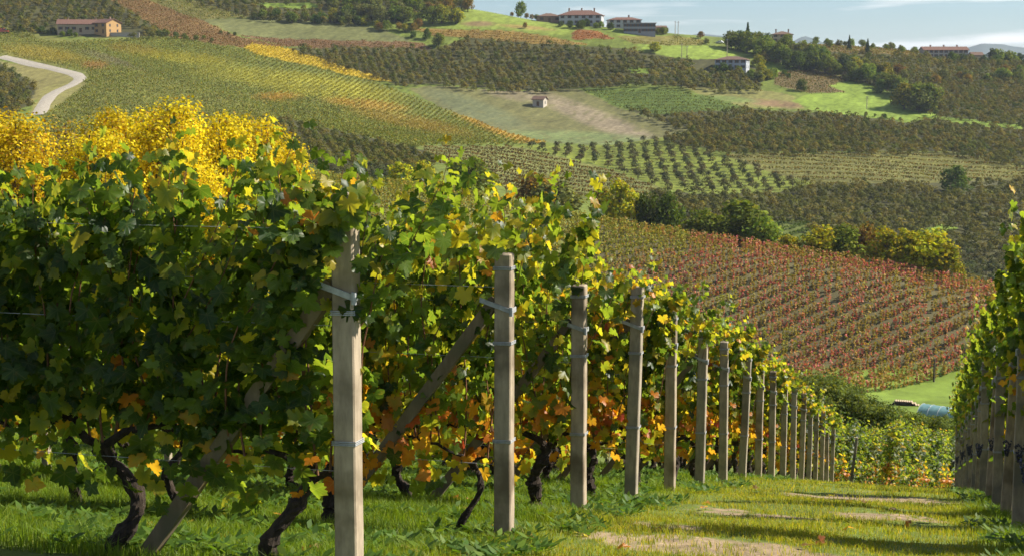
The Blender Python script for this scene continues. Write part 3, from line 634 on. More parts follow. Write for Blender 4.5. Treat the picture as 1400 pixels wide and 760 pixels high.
# ------------------------------------------------------------------ trees one by one
def make_tree(seed, h, wd, pal, nleaf=1400, ls=0.3, base=0.18, conifer=False, trunk_r=None, lobes=16, lf=1.0):
    """tapered trunk, limbs, and a crown of small leaf faces gathered in uneven clumps"""
    r = np.random.default_rng(seed); t = Geo(); tr_ = trunk_r or h * 0.022
    lean = r.normal(0, .02 * h, 2)
    tp = [(lean[0] * q * q, lean[1] * q * q, -.3 + (h * .9 + .3) * q) for q in np.linspace(0, 1, 7)]
    tube(t, tp, np.linspace(tr_, tr_ * .2, 7), 7, rough=.1, sd=seed)
    if conifer:
        nb = nleaf; q = r.random(nb) ** 0.75; a = r.random(nb) * 6.28; z = base * h + (1 - base) * h * (1 - q); 
        tier = 0.72 + 0.28 * np.abs(np.sin(z * 3.2 / h * 9)); rad = q * wd / 2 * tier * (0.25 + 0.75 * r.random(nb) ** .5)
        cen = np.stack([rad * np.cos(a), rad * np.sin(a), z - rad * .25], 1); nrm = np.stack([np.cos(a), np.sin(a), np.full(nb, .8)], 1) + r.normal(0, .5, (nb, 3))
    else:
        L_ = []
        for k in range(lobes):
            zz = base + (1 - base) * (0.12 + 0.82 * (k + r.random()) / lobes); prof = math.sin(min(1, (1 - zz) / (1 - base) * 1.15 + .12) * math.pi * .62)
            a = k * 2.4 + r.normal(0, .4); rad = wd / 2 * prof * (0.35 + .45 * r.random())
            L_.append((rad * math.cos(a), rad * math.sin(a), zz * h * .93, lf * wd * (0.15 + .11 * r.random()) * (.6 + .5 * prof)))
            s0 = max(.1, zz - .3)
            tube(t, [(lean[0] * s0 ** 2, lean[1] * s0 ** 2, h * s0 * .85), (L_[-1][0] * .55, L_[-1][1] * .55, h * (s0 * .4 + zz * .55) ), L_[-1][:3]], [tr_ * .4, tr_ * .25, tr_ * .08], 5)
        L_ = np.array(L_); k = r.choice(lobes, nleaf, p=L_[:, 3] ** 2 / (L_[:, 3] ** 2).sum())
        d = r.normal(size=(nleaf, 3)); d /= np.linalg.norm(d, axis=1)[:, None]; rr_ = (0.35 + .75 * r.random(nleaf) ** .6) * L_[k, 3]
        cen = L_[k, :3] + d * rr_[:, None] * np.array([1, 1, .85]); nrm = d + r.normal(0, .55, (nleaf, 3)) + np.array([0, 0, .3])
    c = pick(pal, len(cen), r)
    if not conifer: c *= (0.75 + .5 * np.random.default_rng(seed + 1).random(lobes))[k][:, None]
    cg = Geo(); v, f = quads(cen, nrm, ls * (.6 + .7 * r.random(len(cen))), r); cg.add(v, f, np.repeat(c, 4, 0))
    return cg.mesh('crown', M['tree_leaf']), t.mesh('trunk', M['tree_bark'], True)
P_G = [(4, (0.10, 0.15, 0.03)), (3, (0.145, 0.19, 0.035)), (1, (0.19, 0.21, 0.05))]
P_DK = [(4, (0.06, 0.10, 0.026)), (2, (0.085, 0.13, 0.03))]
P_YG = [(4, (0.20, 0.21, 0.025)), (3, (0.13, 0.16, 0.025)), (2, (0.30, 0.25, 0.025))]
P_YE = [(5, (0.27, 0.29, 0.02)), (2, (0.36, 0.30, 0.02)), (1, (0.15, 0.2, 0.02))]
P_Y = [(5, (0.56, 0.46, 0.03)), (3, (0.46, 0.36, 0.03)), (1, (0.36, 0.2, 0.04)), (1.2, (0.26, 0.25, 0.04))]
P_O = [(4, (0.2, 0.13, 0.04)), (3, (0.13, 0.12, 0.04)), (1, (0.26, 0.13, 0.04))]
P_GR = [(4, (0.13, 0.15, 0.07)), (3, (0.10, 0.12, 0.05)), (1, (0.17, 0.17, 0.07))]
P_BL = [(4, (0.045, 0.075, 0.045)), (2, (0.06, 0.09, 0.05))]
TV = {
 'g': [make_tree(11 + k, 10, 8.5, P_G, 1300, .36) for k in range(3)], 'dk': [make_tree(21 + k, 10, 9.5, P_DK, 1300, .36, base=.06) for k in range(2)],
 'yg': [make_tree(31 + k, 10, 8.5, P_YG, 1300, .36, base=.08) for k in range(3)], 'ye': [make_tree(35 + k, 10, 8.5, P_YE, 1500, .34, base=.08) for k in range(3)],
 'o': [make_tree(41 + k, 10, 8.5, P_O, 1100, .36) for k in range(2)],
 'gr': [make_tree(51 + k, 10, 9, P_GR, 1200, .36, base=.1) for k in range(2)], 'con': [make_tree(61, 10, 4.6, P_BL, 1100, .32, base=.08, conifer=True)], 'bl': [make_tree(62 + k, 10, 7, P_BL, 1100, .36, base=.08) for k in range(2)]}
TEXT = {'ye': 'bright yellow green tree', 'g': 'green leafy tree', 'dk': 'dark green dense tree', 'yg': 'yellow green tree', 'o': 'orange brown autumn tree', 'gr': 'grey green soft tree', 'con': 'pointed dark conifer', 'bl': 'bluish dark tree'}
tcount = {}
def tree_at(kind, px_, py_base, hpx, wfac=1.0, where='', name=None, ymin=395, group=None, label=None, Y=None):
    if Y is None: x, y, z = hit(px_, py_base, ymin)
    else: x = (px_ - 700) / F * Y * 1.0; y = Y; z = Z1(x, y); x = float(at(px_, 0, Y)[0]) if False else x
    h = hpx * y / F; v = TV[kind][tcount.get(kind, 0) % len(TV[kind])]; tcount[kind] = tcount.get(kind, 0) + 1
    e = empty(name or ('conifer' if kind == 'con' else 'tree'), (x, y, z), random.random() * 6.28); s = h / 10; e.scale = (s * wfac, s * wfac, s)
    tag(e, label or (TEXT[kind] + ' ' + where), 'tree', group); link('crown', v[0], e); link('trunk', v[1], e); return e
# single landmarks
tree_at('g', 712, 25, 24, .75, label='lone round tree standing on the skyline left of the white farmhouse')
tree_at('con', 1022, 62, 30, 1.1, label='tall dark conifer on the skyline among red bushes')
tree_at('con', 1161, 69, 20, 1.0, label='left of two dark conifers before the skyline vineyard'); tree_at('con', 1186, 74, 20, 1.2, label='right of two dark conifers before the skyline vineyard')
tree_at('dk', 1305, 265, 40, 1.2, label='big dark round tree standing alone among the hazels')
tree_at('yg', 896, 72, 14, 1.6, label='round yellow green bush on the meadow edge below the barn')
tree_at('dk', 1095, 126, 18, .95, label='dark tree at the corner of the small dark vineyard')
tree_at('dk', 584, 55, 16, .9, label='left one of two dark bushes beside the brown vineyard'); tree_at('g', 600, 66, 20, 1.1, label='right one of two bushes beside the brown vineyard')
tree_at('dk', 565, 53, 10, 1.1, label='small dark bush above the brown vineyard')
tree_at('yg', 1036, 92, 18, 1.2, label='yellow topped tree right of the blue walled house'); tree_at('yg', 1040, 105, 20, .9, label='tall tree with gold tint below the blue walled house')
tree_at('o', 958, 54, 11, 1.2, label='brown tinged tree on the skyline left of the parked car'); tree_at('gr', 966, 61, 9, 1.2, label='grey green bush on the skyline beside the parked car')
tree_at('dk', 1072, 105, 9, 1.1, label='left dark bush above the meadow corner'); tree_at('dk', 1078, 108, 8, 1.1, label='right dark bush above the meadow corner')
tree_at('o', 713 + 5, 40, 9, .9, label='small brown tree on the bright meadow below the skyline')
tree_at('dk', 1210, 163, 7, 1.0, label='small dark bush at the lower edge of the green meadow')
# hand-listed bands of woodland
def band(kinds, pts, n, hp, where, group, spread=4, ymin=395, seed=1, wf=1.1):
    r = np.random.default_rng(seed); pts = np.array(pts, float); t = np.linspace(0, len(pts) - 1, n)
    for a in t:
        x_ = np.interp(a, np.arange(len(pts)), pts[:, 0]) + r.normal(0, spread); y_ = np.interp(a, np.arange(len(pts)), pts[:, 1]) + r.normal(0, spread * .35)
        kd = kinds[int(r.integers(0, len(kinds)))]; tree_at(kd, x_, y_, hp * (.75 + .5 * r.random()), wf, where, group=group, ymin=ymin)
band(['g', 'yg', 'g', 'gr'], [(455, 30), (490, 28), (530, 30), (570, 32), (620, 34)], 18, 22, 'in the wood along the top of the slope', 'trees of the upper wood', 6, seed=2)
band(['g', 'o', 'gr'], [(440, 14), (520, 12), (600, 16), (640, 14)], 14, 18, 'on the crest of the upper wood', 'trees on the crest of the upper wood', 6, seed=3)
band(['dk', 'g'], [(350, 27), (400, 30), (450, 33), (500, 34)], 12, 13, 'along the upper edge of the grey green field', 'tree line over the grey green field', 3, seed=4)
band(['o', 'yg', 'g'], [(500, 38), (530, 44), (560, 46), (575, 40)], 9, 12, 'scattered round the top of the grey green field', 'scattered trees by the grey green field', 4, seed=5)
band(['g', 'g', 'bl', 'dk'], [(1000, 66), (1030, 75), (1060, 84), (1100, 97), (1150, 105), (1200, 122), (1235, 140), (1262, 152)], 34, 24, 'in the tree belt above the bright meadow', 'tree belt above the bright meadow', 5, seed=6)
band(['g', 'gr', 'dk', 'yg'], [(1010, 58), (1060, 70), (1110, 84), (1160, 96), (1210, 108)], 22, 20, 'in the upper line of the tree belt', 'upper line of the tree belt', 5, seed=7)
band(['o', 'gr', 'g', 'o'], [(1240, 110), (1280, 118), (1330, 112), (1380, 108), (1400, 110)], 16, 17, 'among the hazels right of the meadow', 'mixed trees on the right hand slope', 7, seed=8)
band(['yg', 'g', 'gr'], [(1240, 150), (1255, 155), (1270, 152)], 5, 34, 'at the right end of the bright meadow', 'tall trees ending the bright meadow', 5, seed=9)
band(['g', 'dk'], [(770, 38), (790, 40), (805, 38), (825, 40), (855, 44), (900, 48), (912, 48)], 13, 10, 'in the garden below the ridge farm', 'garden trees of the ridge farm', 3, seed=10)
band(['g', 'o'], [(700, 22), (720, 24), (735, 25)], 5, 9, 'on the skyline left of the ridge farm', 'bushes left of the ridge farm', 3, seed=11)
band(['g', 'gr', 'g'], [(1100, 62), (1140, 64), (1180, 66), (1220, 70), (1250, 73)], 18, 10, 'in the skyline row beyond the vineyard', 'skyline tree row', 4, seed=12)
band(['g', 'bl', 'dk'], [(1285, 84), (1330, 88), (1370, 88), (1400, 94)], 14, 14, 'below the long farmhouse', 'trees below the long farmhouse', 4, seed=13)
band(['bl', 'g'], [(1355, 84), (1375, 88), (1395, 92)], 5, 20, 'on the skyline right of the long farmhouse', 'skyline trees by the long farmhouse', 4, seed=14)
band(['dk', 'g'], [(205, 46), (230, 50), (260, 56), (290, 58)], 10, 8, 'in the hedge line beside the red brown vineyard', 'hedge trees right of the ochre farmhouse', 3, seed=15)
band(['g', 'dk'], [(30, 42), (60, 46), (78, 50), (100, 52)], 10, 9, 'beside the drive of the ochre farmhouse', 'trees beside the ochre farmhouse', 3, seed=16)
band(['dk'], [(300, 47), (315, 50), (322, 50)], 3, 5, 'in the green field above the big vineyard', 'bushes in the green field', 2, seed=17)
band(['g', 'gr', 'yg'], [(990, 100), (1020, 108), (1045, 112), (1060, 108)], 9, 13, 'around the blue walled house', 'trees around the blue walled house', 4, seed=18)
band(['dk', 'bl'], [(980, 97), (988, 99), (996, 100)], 4, 12, 'before the wall of the blue walled house', 'dark trees before the blue walled house', 3, seed=19)
band(['g', 'gr'], [(1185, 158), (1200, 162), (1230, 166)], 4, 6, 'by the lower edge of the green meadow', 'bushes by the lower edge of the meadow', 3, seed=20)
band(['gr'], [(1155, 111), (1172, 112)], 3, 8, 'on the bank between vineyard and meadow', 'bushes on the bank over the meadow', 2, seed=21)
# trees behind the ridge of the red vineyard (their feet are in the dip behind it)
def ridge_tree(kind, px_, top, dY, wpx, label, Yr=None, name=None):
    Y0 = float(np.interp(px_, [0, 500, 860, 1340, 1800], [320, 310, 290, 262, 250])) + dY; x = (px_ - 700) / F * Y0 * .985; z = Z1(x, Y0)
    top -= 6 if px_ < 800 else 2; tz = zpx(top, Y0); h = tz - z; v = TV[kind][tcount.get(kind, 0) % len(TV[kind])]; tcount[kind] = tcount.get(kind, 0) + 1
    e = empty(name or 'tree', (x, Y0, z), random.random() * 6.28); s = h / 10; wf = wpx * Y0 / F / 7.0; e.scale = (wf, wf, s); tag(e, label, 'tree', 'trees beyond the vineyard ridge')
    link('crown', v[0], e); link('trunk', v[1], e)
RT = [('ye', 545, 226, 14, 40, 'low yellow green bush at the left end of the ridge trees'), ('ye', 578, 224, 22, 36, 'pale bush next to the leftmost ridge bush'),
 ('g', 640, 219, 16, 58, 'round mid green tree left of centre beyond the ridge'), ('o', 735, 240, 12, 52, 'rusty tinged tree behind the tall vine shoots'), ('gr', 762, 250, 8, 56, 'grey green bush behind the tall vine shoots'),
 ('ye', 850, 246, 10, 42, 'bright yellow green tree just beyond the ridge'), ('yg', 825, 254, 16, 30, 'small brownish tree behind the bright yellow tree'), ('dk', 888, 262, 12, 36, 'left one of the dark pair of ridge trees'), ('dk', 918, 262, 14, 36, 'right one of the dark pair of ridge trees'),
 ('g', 965, 285, 10, 44, 'low bush between the dark pair and the big green tree'), ('g', 1018, 270, 12, 74, 'big round green tree on the ridge of the red vineyard'), ('g', 985, 294, 6, 40, 'low dark bush left of the big round ridge tree'), ('g', 1050, 295, 8, 46, 'low green bush right of the big round ridge tree'),
 ('ye', 1085, 322, 8, 34, 'small green bush left of the yellow row on the ridge'), ('ye', 1130, 308, 10, 46, 'first tree of the yellow row on the ridge'), ('g', 1165, 306, 12, 48, 'darker second tree of the yellow row on the ridge'), ('o', 1195, 304, 16, 40, 'brown tinged third tree of the yellow row'),
 ('ye', 1222, 312, 8, 44, 'fourth tree of the yellow row on the ridge'), ('ye', 1250, 312, 10, 50, 'fifth tree of the yellow row on the ridge'), ('ye', 1285, 313, 8, 62, 'broad last tree of the yellow row'), ('gr', 1268, 318, 22, 44, 'soft tree behind the broad last yellow one'), ('yg', 1310, 334, 6, 36, 'low bush at the right end of the yellow row')]
for a in RT: ridge_tree(*a)

# ------------------------------------------------------------------ the red vineyard on the middle hill, row by row
r = np.random.default_rng(9); ang = 33.0; ca, sa = math.cos(R_(ang)), math.sin(R_(ang)); nrow = 0
Yb = np.arange(-170, 190, 2.75)
mass = Geo()
for t in Yb:
    U = np.arange(-230, 230, 0.85); X = 40 + U * ca - t * sa; Y = 262 + U * sa + t * ca
    z = Zt(X, Y); px_, py_ = proj(X, Y, z)
    ry = np.interp(px_, PX, ridge_Y)
    lo = np.interp(px_, [0, 1130, 1180, 1205, 1290, 1340, 1500], [222, 222, 224, 225, 232, 240, 245])
    k = (Y > lo) & (Y < ry + 4) & (px_ > 380) & (px_ < 1440)
    k &= r.random(len(k)) > 0.05
    if k.sum() < 8: continue
    X, Y, z, px_ = X[k] + r.normal(0, .1, k.sum()), Y[k] + r.normal(0, .1, k.sum()), z[k], px_[k]
    n = len(X); q = 44; idx = np.repeat(np.arange(n), q); m = len(idx)
    hh = 1.6 + .6 * r.random(n)
    cen = np.stack([X[idx] + r.normal(0, .15, m), Y[idx] + r.normal(0, .15, m), z[idx] + .2 + hh[idx] * r.random(m)], 1); nn_ = r.normal(size=(m, 3)); nn_[:, 2] += .3
    v, f = quads(cen, nn_, .165 * (.7 + .6 * r.random(m)), r)
    redness = np.clip((px_ - 810) / 170 + (fbm(X / 22, Y / 12, 71, 3) - .5) * 2.6, 0, 1)[idx]
    own = (r.random(n) + (fbm(X / 5, Y / 5, 72, 2) - .5))[idx]
    cr_ = pick([(4, (0.42, 0.125, 0.20)), (3, (0.40, 0.23, 0.22)), (3.6, (0.22, 0.22, 0.09))], m, r)
    cg_ = pick([(4, (0.27, 0.27, 0.08)), (3, (0.20, 0.235, 0.07)), (1, (0.34, 0.23, 0.08))], m, r)
    wr = np.clip(redness * 1.15 - (own < .45) * .8, 0, 1)[:, None]
    c = cr_ * wr + cg_ * (1 - wr)
    g = Geo(); g.add(v, f, np.repeat(c, 4, 0))
    tag(g.build('vine_row', M['hedge_leaf']), 'red and green autumn vine row running across the facing hillside', 'vine row', 'vine rows of the facing red hillside'); nrow += 1
print('mid rows', nrow)

# ------------------------------------------------------------------ buildings
def wallm(name, c): return noise_mat(name, tuple(x * .85 for x in c), c, 1.2, .9, .1, 5)
MT = dict(ochre=wallm('ochre_render', (0.42, 0.26, 0.11)), white=wallm('white_render', (0.45, 0.45, 0.45)), grey=wallm('grey_render', (0.28, 0.29, 0.30)), blue=wallm('pale_render', (0.36, 0.38, 0.41)), tan=wallm('tan_render', (0.42, 0.33, 0.22)), brown=wallm('brick_wall', (0.28, 0.19, 0.13)), stone=wallm('stone_wall', (0.4, 0.36, 0.3)))
MT['roof_red'] = noise_mat('terracotta_tiles', (0.095, 0.05, 0.037), (0.19, 0.10, 0.07), 2.0, .9, .3, 6); MT['roof_brown'] = noise_mat('old_tiles', (0.09, 0.055, 0.04), (0.17, 0.105, 0.07), 2.0, .9, .3, 6); MT['roof_grey'] = noise_mat('grey_sheet_roof', (0.2, 0.19, 0.18), (0.3, 0.28, 0.26), 2.0, .7, .2)
MT['dark'] = noise_mat('dark_opening', (0.02, 0.022, 0.025), (0.05, 0.05, 0.055), 3, .3, 0, spec=.6); MT['shutter'] = noise_mat('brown_shutter', (0.09, 0.05, 0.03), (0.15, 0.09, 0.05), 5, .7, 0)
def roof_part(e, L_, W, H, rh, kind, m, over=.6):
    g = Geo(); a, b = L_ / 2 + over, W / 2 + over; z0, z1 = H, H + rh; t = .25
    if kind == 'gable':
        for s in (-1, 1):
            v = [(-a, s * b, z0 - rh * over / (W / 2)), (a, s * b, z0 - rh * over / (W / 2)), (a, 0, z1), (-a, 0, z1)]; v += [(p[0], p[1], p[2] + t) for p in v]
            g.add(v, [(0,3,2,1),(4,5,6,7),(0,1,5,4),(1,2,6,5),(2,3,7,6),(3,0,4,7)])
    elif kind == 'hip':
        c = max(0.5, a - b); zb = z0 - .15
        v = [(-a, -b, zb), (a, -b, zb), (a, b, zb), (-a, b, zb), (-c, 0, z1), (c, 0, z1), (-a, -b, zb - .25), (a, -b, zb - .25), (a, b, zb - .25), (-a, b, zb - .25)]
        g.add(v, [(0,1,5,4),(2,3,4,5),(0,6,7,1),(1,7,8,2),(2,8,9,3),(3,9,6,0),(6,9,8,7)]); g.add(v, [(1,2,5),(3,0,4)])
    else: box(g, (-a, -b, z0), (a, b, z0 + .4))
    return g.build('roof', m, e)
def house(label, px_, py_, lpx, W, H, rz, wall, roof, rkind='gable', rh=2.4, wins=5, floors=2, chim=2, name='farmhouse', Y=None, gwin=2, cat='house', wallh=None):
    x, y, z = hit(px_, py_) ; L_ = lpx * y / F * .92; H *= .8; rh *= .8; W *= .9
    e = empty(name, (x, y, z), R_(rz)); tag(e, label, cat)
    g = Geo(); box(g, (-L_/2, -W/2, -4), (L_/2, W/2, H))
    if rkind == 'gable':
        for s in (-1, 1):
            xx = s * (L_/2); v = [(xx, -W/2, H), (xx, W/2, H), (xx, 0, H + rh - .05), (xx - s*.3, -W/2, H), (xx - s*.3, W/2, H), (xx - s*.3, 0, H + rh - .05)]
            g.add(v, [(0, 1, 2), (3, 5, 4)])
    g.build('wall', MT[wall], e)
    rf = roof_part(e, L_, W, H, rh, rkind, MT[roof])
    for c in range(chim):
        cg = Geo(); cx_ = L_ * (-.3 + .6 * c / max(1, chim - 1)) if chim > 1 else L_ * .15; box(cg, (cx_ - .4, .3, H + rh * .3), (cx_ + .4, 1.1, H + rh + 1.1)); box(cg, (cx_ - .55, .15, H + rh + 1.1), (cx_ + .55, 1.25, H + rh + 1.3)); cg.build('chimney', MT['brown'], rf)
    fh = H / floors
    for fl in range(floors):
        for k in range(wins):
            wx = L_ * ((k + .5) / wins - .5); zb = fl * fh + fh * .32
            if fl == 0 and k == wins // 2:
                d = Geo(); box(d, (wx - .7, -W/2 - .08, 0), (wx + .7, -W/2 + .1, 2.3)); d.build('door', MT['shutter'], e); continue
            g1 = Geo(); box(g1, (wx - .55, -W/2 - .05, zb), (wx + .55, -W/2 + .1, zb + 1.45)); wo = g1.build('window', MT['dark'], e)
            g2 = Geo(); box(g2, (wx - 1.1, -W/2 - .1, zb - .05), (wx - .57, -W/2 + .02, zb + 1.5)); g2.build('shutter', MT['shutter'], wo); g2 = Geo(); box(g2, (wx + .57, -W/2 - .1, zb - .05), (wx + 1.1, -W/2 + .02, zb + 1.5)); g2.build('shutter', MT['shutter'], wo)
        for k in range(gwin):
            wy = W * ((k + .5) / gwin - .5)
            g1 = Geo(); box(g1, (L_/2 - .1, wy - .5, fl * fh + fh * .3), (L_/2 + .05, wy + .5, fl * fh + fh * .3 + 1.4)); g1.build('window', MT['dark'], e)
    return e
house('long low farmhouse wing under a faded red tile roof, left slope', 112, 45, 66, 11, 5.5, 8, 'tan', 'roof_red', 'gable', 3.0, 7, 1, 2)
house('ochre farmhouse end block with a red gable roof, left slope', 147, 47, 30, 11, 7.2, -38, 'ochre', 'roof_red', 'gable', 2.6, 2, 2, 1, gwin=2)
house('white ridge farmhouse with red hipped roof, left of the skyline group', 795, 34, 62, 15, 7.2, -10, 'white', 'roof_red', 'hip', 3.6, 6, 2, 3)
house('low brown barn annex left of the white ridge farmhouse', 750, 29, 34, 12, 4.4, 4, 'brown', 'roof_brown', 'hip', 2.2, 3, 1, 0, name='barn', cat='barn')
house('pale ridge house with red roof and small turret chimney', 853, 39, 48, 11, 6.6, 3, 'white', 'roof_red', 'hip', 1.8, 5, 2, 1)
house('long flat roofed grey blue building at the end of the ridge farm', 874, 46, 46, 12, 6.8, -3, 'grey', 'roof_grey', 'flat', .4, 9, 2, 0, name='farm_building', cat='building')
house('small brown outbuilding right of the grey flat roofed building', 903, 46, 14, 8, 4.0, 5, 'tan', 'roof_brown', 'gable', 1.2, 2, 1, 0, name='outbuilding', cat='outbuilding')
house('pale blue walled house with brown hip roof below the meadow', 1001, 96, 46, 13, 7.0, -18, 'blue', 'roof_brown', 'hip', 2.2, 5, 2, 0)
house('brown villa with low hip roof on the skyline behind treetops', 1069, 59, 30, 12, 6.4, -8, 'tan', 'roof_brown', 'hip', 2.2, 3, 2, 2, name='villa')
house('long two storey farmhouse with red roof at the right skyline', 1290, 80, 66, 10, 6.2, 3, 'stone', 'roof_red', 'gable', 2.4, 9, 2, 3)
house('lower wing at the right end of the long skyline farmhouse', 1334, 81, 16, 9, 5.6, 3, 'tan', 'roof_brown', 'gable', 2.2, 2, 1, 0, name='farmhouse_wing')
house('tiny stone field shed with tiled roof in the bare field', 738, 146, 17, 6, 4.2, -22, 'stone', 'roof_brown', 'gable', 1.8, 1, 1, 0, name='field_shed', cat='shed', gwin=1)
# garden wall of the ochre farm
x, y, z = hit(171, 51); e = Geo(); box(e, (-8, -.25, -2), (8, .25, 1.5)); box(e, (-8.1, -.32, 1.5), (8.1, .32, 1.68)); o = e.build('garden_wall', MT['stone'], None, loc=(x, y, z + .6)); o.rotation_euler = (0, 0, R_(-5)); tag(o, 'pale retaining wall beside the ochre farmhouse', 'wall')
# poles
def pole(px_, py_, hpx, label):
    x, y, z = hit(px_, py_); h = hpx * y / F; e = empty('utility_pole', (x, y, z)); tag(e, label, 'pole', 'utility poles on the far slopes')
    g = Geo(); tube(g, [(0, 0, -.5), (0, 0, h)], [.22, .13], 8); g.build('shaft', M['post_grey'], e)
    g = Geo(); box(g, (-.9, -.06, h - .8), (.9, .06, h - .62)); g.build('crossarm', M['zinc'], e)
for a in ((923, 50, 20, 'left pole of the pair on the skyline beside the barn'), (927, 50, 20, 'right pole of the pair on the skyline beside the barn'), (939, 88, 24, 'pole standing before the meadow above the orchard'), (994, 80, 26, 'pole standing behind the blue walled house'), (1185, 150, 18, 'thin pole in the bright meadow'), (80, 44, 18, 'pole at the left end of the ochre farmhouse'), (932, 82, 22, 'thin pole left of the meadow pole')): pole(*a)
# car and tractor
def vehicle(name, label, cat, px_, py_, L_, W, H, colr, rz):
    x, y, z = hit(px_, py_); e = empty(name, (x, y, z + .1), R_(rz)); tag(e, label, cat); m = noise_mat(name + '_paint', colr, colr, 2, .35, 0, spec=.6)
    g = Geo(); pr = [(-L_/2, .35), (-L_/2, .95), (-L_*.3, 1.0), (-L_*.2, H), (L_*.25, H), (L_*.36, .98), (L_/2, .85), (L_/2, .35)]
    if cat == 'tractor': pr = [(-L_/2, .6), (-L_/2, 1.5), (-L_*.45, H), (-L_*.02, H), (0, 1.5), (L_/2, 1.35), (L_/2, .6)]
    n = len(pr); v = [(a, -W/2, b) for a, b in pr] + [(a, W/2, b) for a, b in pr]; cv = [(a * .5, -W/2, .6) for a, b in pr[:1]]
    g.add(v, [(i, (i + 1) % n, n + (i + 1) % n, n + i) for i in range(n)]); cc = len(v)
    for s in (0, n):
        ctr = (0, -W/2 if s == 0 else W/2, .9); vv_ = [v[s + i] for i in range(n)] + [ctr]; g.add(vv_, [(i, (i + 1) % n, n) for i in range(n)])
    g.build('body', m, e)
    g = Geo(); box(g, (-L_*.2, -W/2 - .02, H * .68), (L_*.22, W/2 + .02, H * .92)); g.build('window', MT['dark'], e)
    for sx in (-.3, .32):
        for sy in (-1, 1):
            rad = .34 if cat == 'car' else (.8 if sx < 0 else .45); g = Geo(); tube(g, [(sx * L_, sy * W/2 - .12, rad), (sx * L_, sy * W/2 + .12, rad)], rad, 14); wv = g.build('wheel', MT['dark'], e)
vehicle('parked_car', 'small white car parked on the skyline track', 'car', 984, 60, 4.4, 1.8, 1.5, (0.75, 0.75, 0.75), -25)
vehicle('tractor', 'red tractor with pale cab at the left edge field', 'tractor', 6, 46, 4.6, 2.0, 2.6, (0.55, 0.09, 0.06), 0)

# ------------------------------------------------------------------ valley between the hills: fruit trees, tunnel, fence posts
tv = []
for k in range(4): tv.append(make_tree(300 + k, 4.2, 3.6, [(4, (0.10, 0.135, 0.05)), (3, (0.07, 0.10, 0.04)), (1, (0.17, 0.19, 0.05))], 2600, .085, base=.16, lobes=18))
r = np.random.default_rng(12); nn = 0
for (Y0, n0) in ((98, 12), (104, 12), (112, 12), (120, 11), (130, 11), (142, 9), (156, 8)):
    for k in range(n0):
        pxx = 1085 + (1345 - 1085) * (k + r.random() * .6) / n0
        if Y0 > 125 and pxx > 1200: continue
        x = (pxx - 700) / F * Y0; Y_ = Y0 + r.normal(0, .8); z = Z1(x, Y_); s = .85 + .4 * r.random()
        tz = zpx(np.interp(pxx, [1085, 1140, 1200, 1250, 1340], [522, 506, 546, 562, 572]) + r.normal(0, 5), Y_); s = max(.35, min(1.3, (tz - z) / 4.3))
        if (tz - z) < 1.0: continue
        tree_obj('fruit_tree', tv[nn % 4], x, Y_, z, s, r.random() * 6.28, 'bushy green fruit tree in the hollow below the red vineyard', 'tree', 'fruit trees in the hollow'); nn += 1
def at_ground(px_, Y): x = (px_ - 700) / F * Y; return x, Y, Z1(x, Y)
x, y, z = at_ground(1314, 197); e = empty('greenhouse_tunnel', (x, y, z), R_(-38)); e.scale = (.45, .6, .5); tag(e, 'pale teal plastic tunnel beside the green patch in the hollow', 'greenhouse')
g = Geo(); a = np.linspace(0, math.pi, 15); V = []
for xx in np.linspace(-9, 9, 13): V += [(xx, -3 * math.cos(q), 2.6 * math.sin(q)) for q in a]
i = np.arange(12)[:, None] * 15; j = np.arange(14)[None]; g.add(V, np.stack([i + j, i + j + 1, i + 16 + j, i + 15 + j], -1).reshape(-1, 4))
g.build('cover', noise_mat('tunnel_film', (0.10, 0.21, 0.21), (0.16, 0.29, 0.28), 1, .35, 0, spec=.6), e, True)
for xx in np.linspace(-9, 9, 7):
    g = Geo(); tube(g, [(xx, -3.05 * math.cos(q), 2.66 * math.sin(q)) for q in a], .06, 6); g.build('hoop', M['zinc'], e)
x, y, z = at_ground(1250, 214); e = empty('log_pile', (x, y, z), R_(-20)); e.scale = (.5, .5, .42); tag(e, 'brown stack of cut logs at the foot of the red vineyard', 'log pile')
for a_ in range(3):
    g = Geo()
    for k in range(12 - a_ * 2): tube(g, [(-3.6 + a_ * .3 + k * .62, -1.1, .3 + a_ * .5), (-3.6 + a_ * .3 + k * .62, 1.1, .3 + a_ * .5)], .3, 9, rough=.08, sd=k)
    g.build('logs', MT['tan'], e)
for k, (pxx, Y0, hh, lab) in enumerate(((1141, 205, 4.6, 'tall dark wooden post at the foot of the red vineyard'), (1287, 232, 3.6, 'short dark post at the top of the green patch'))):
    x, y, z = at_ground(pxx, Y0); g = Geo(); tube(g, [(0, 0, -.4), (0, 0, hh * .5), (.03, 0, hh)], [.16, .14, .12], 8, rough=.06); tag(g.build('wooden_post', M['tree_bark'], None, True, (x, y, z)), lab, 'post')

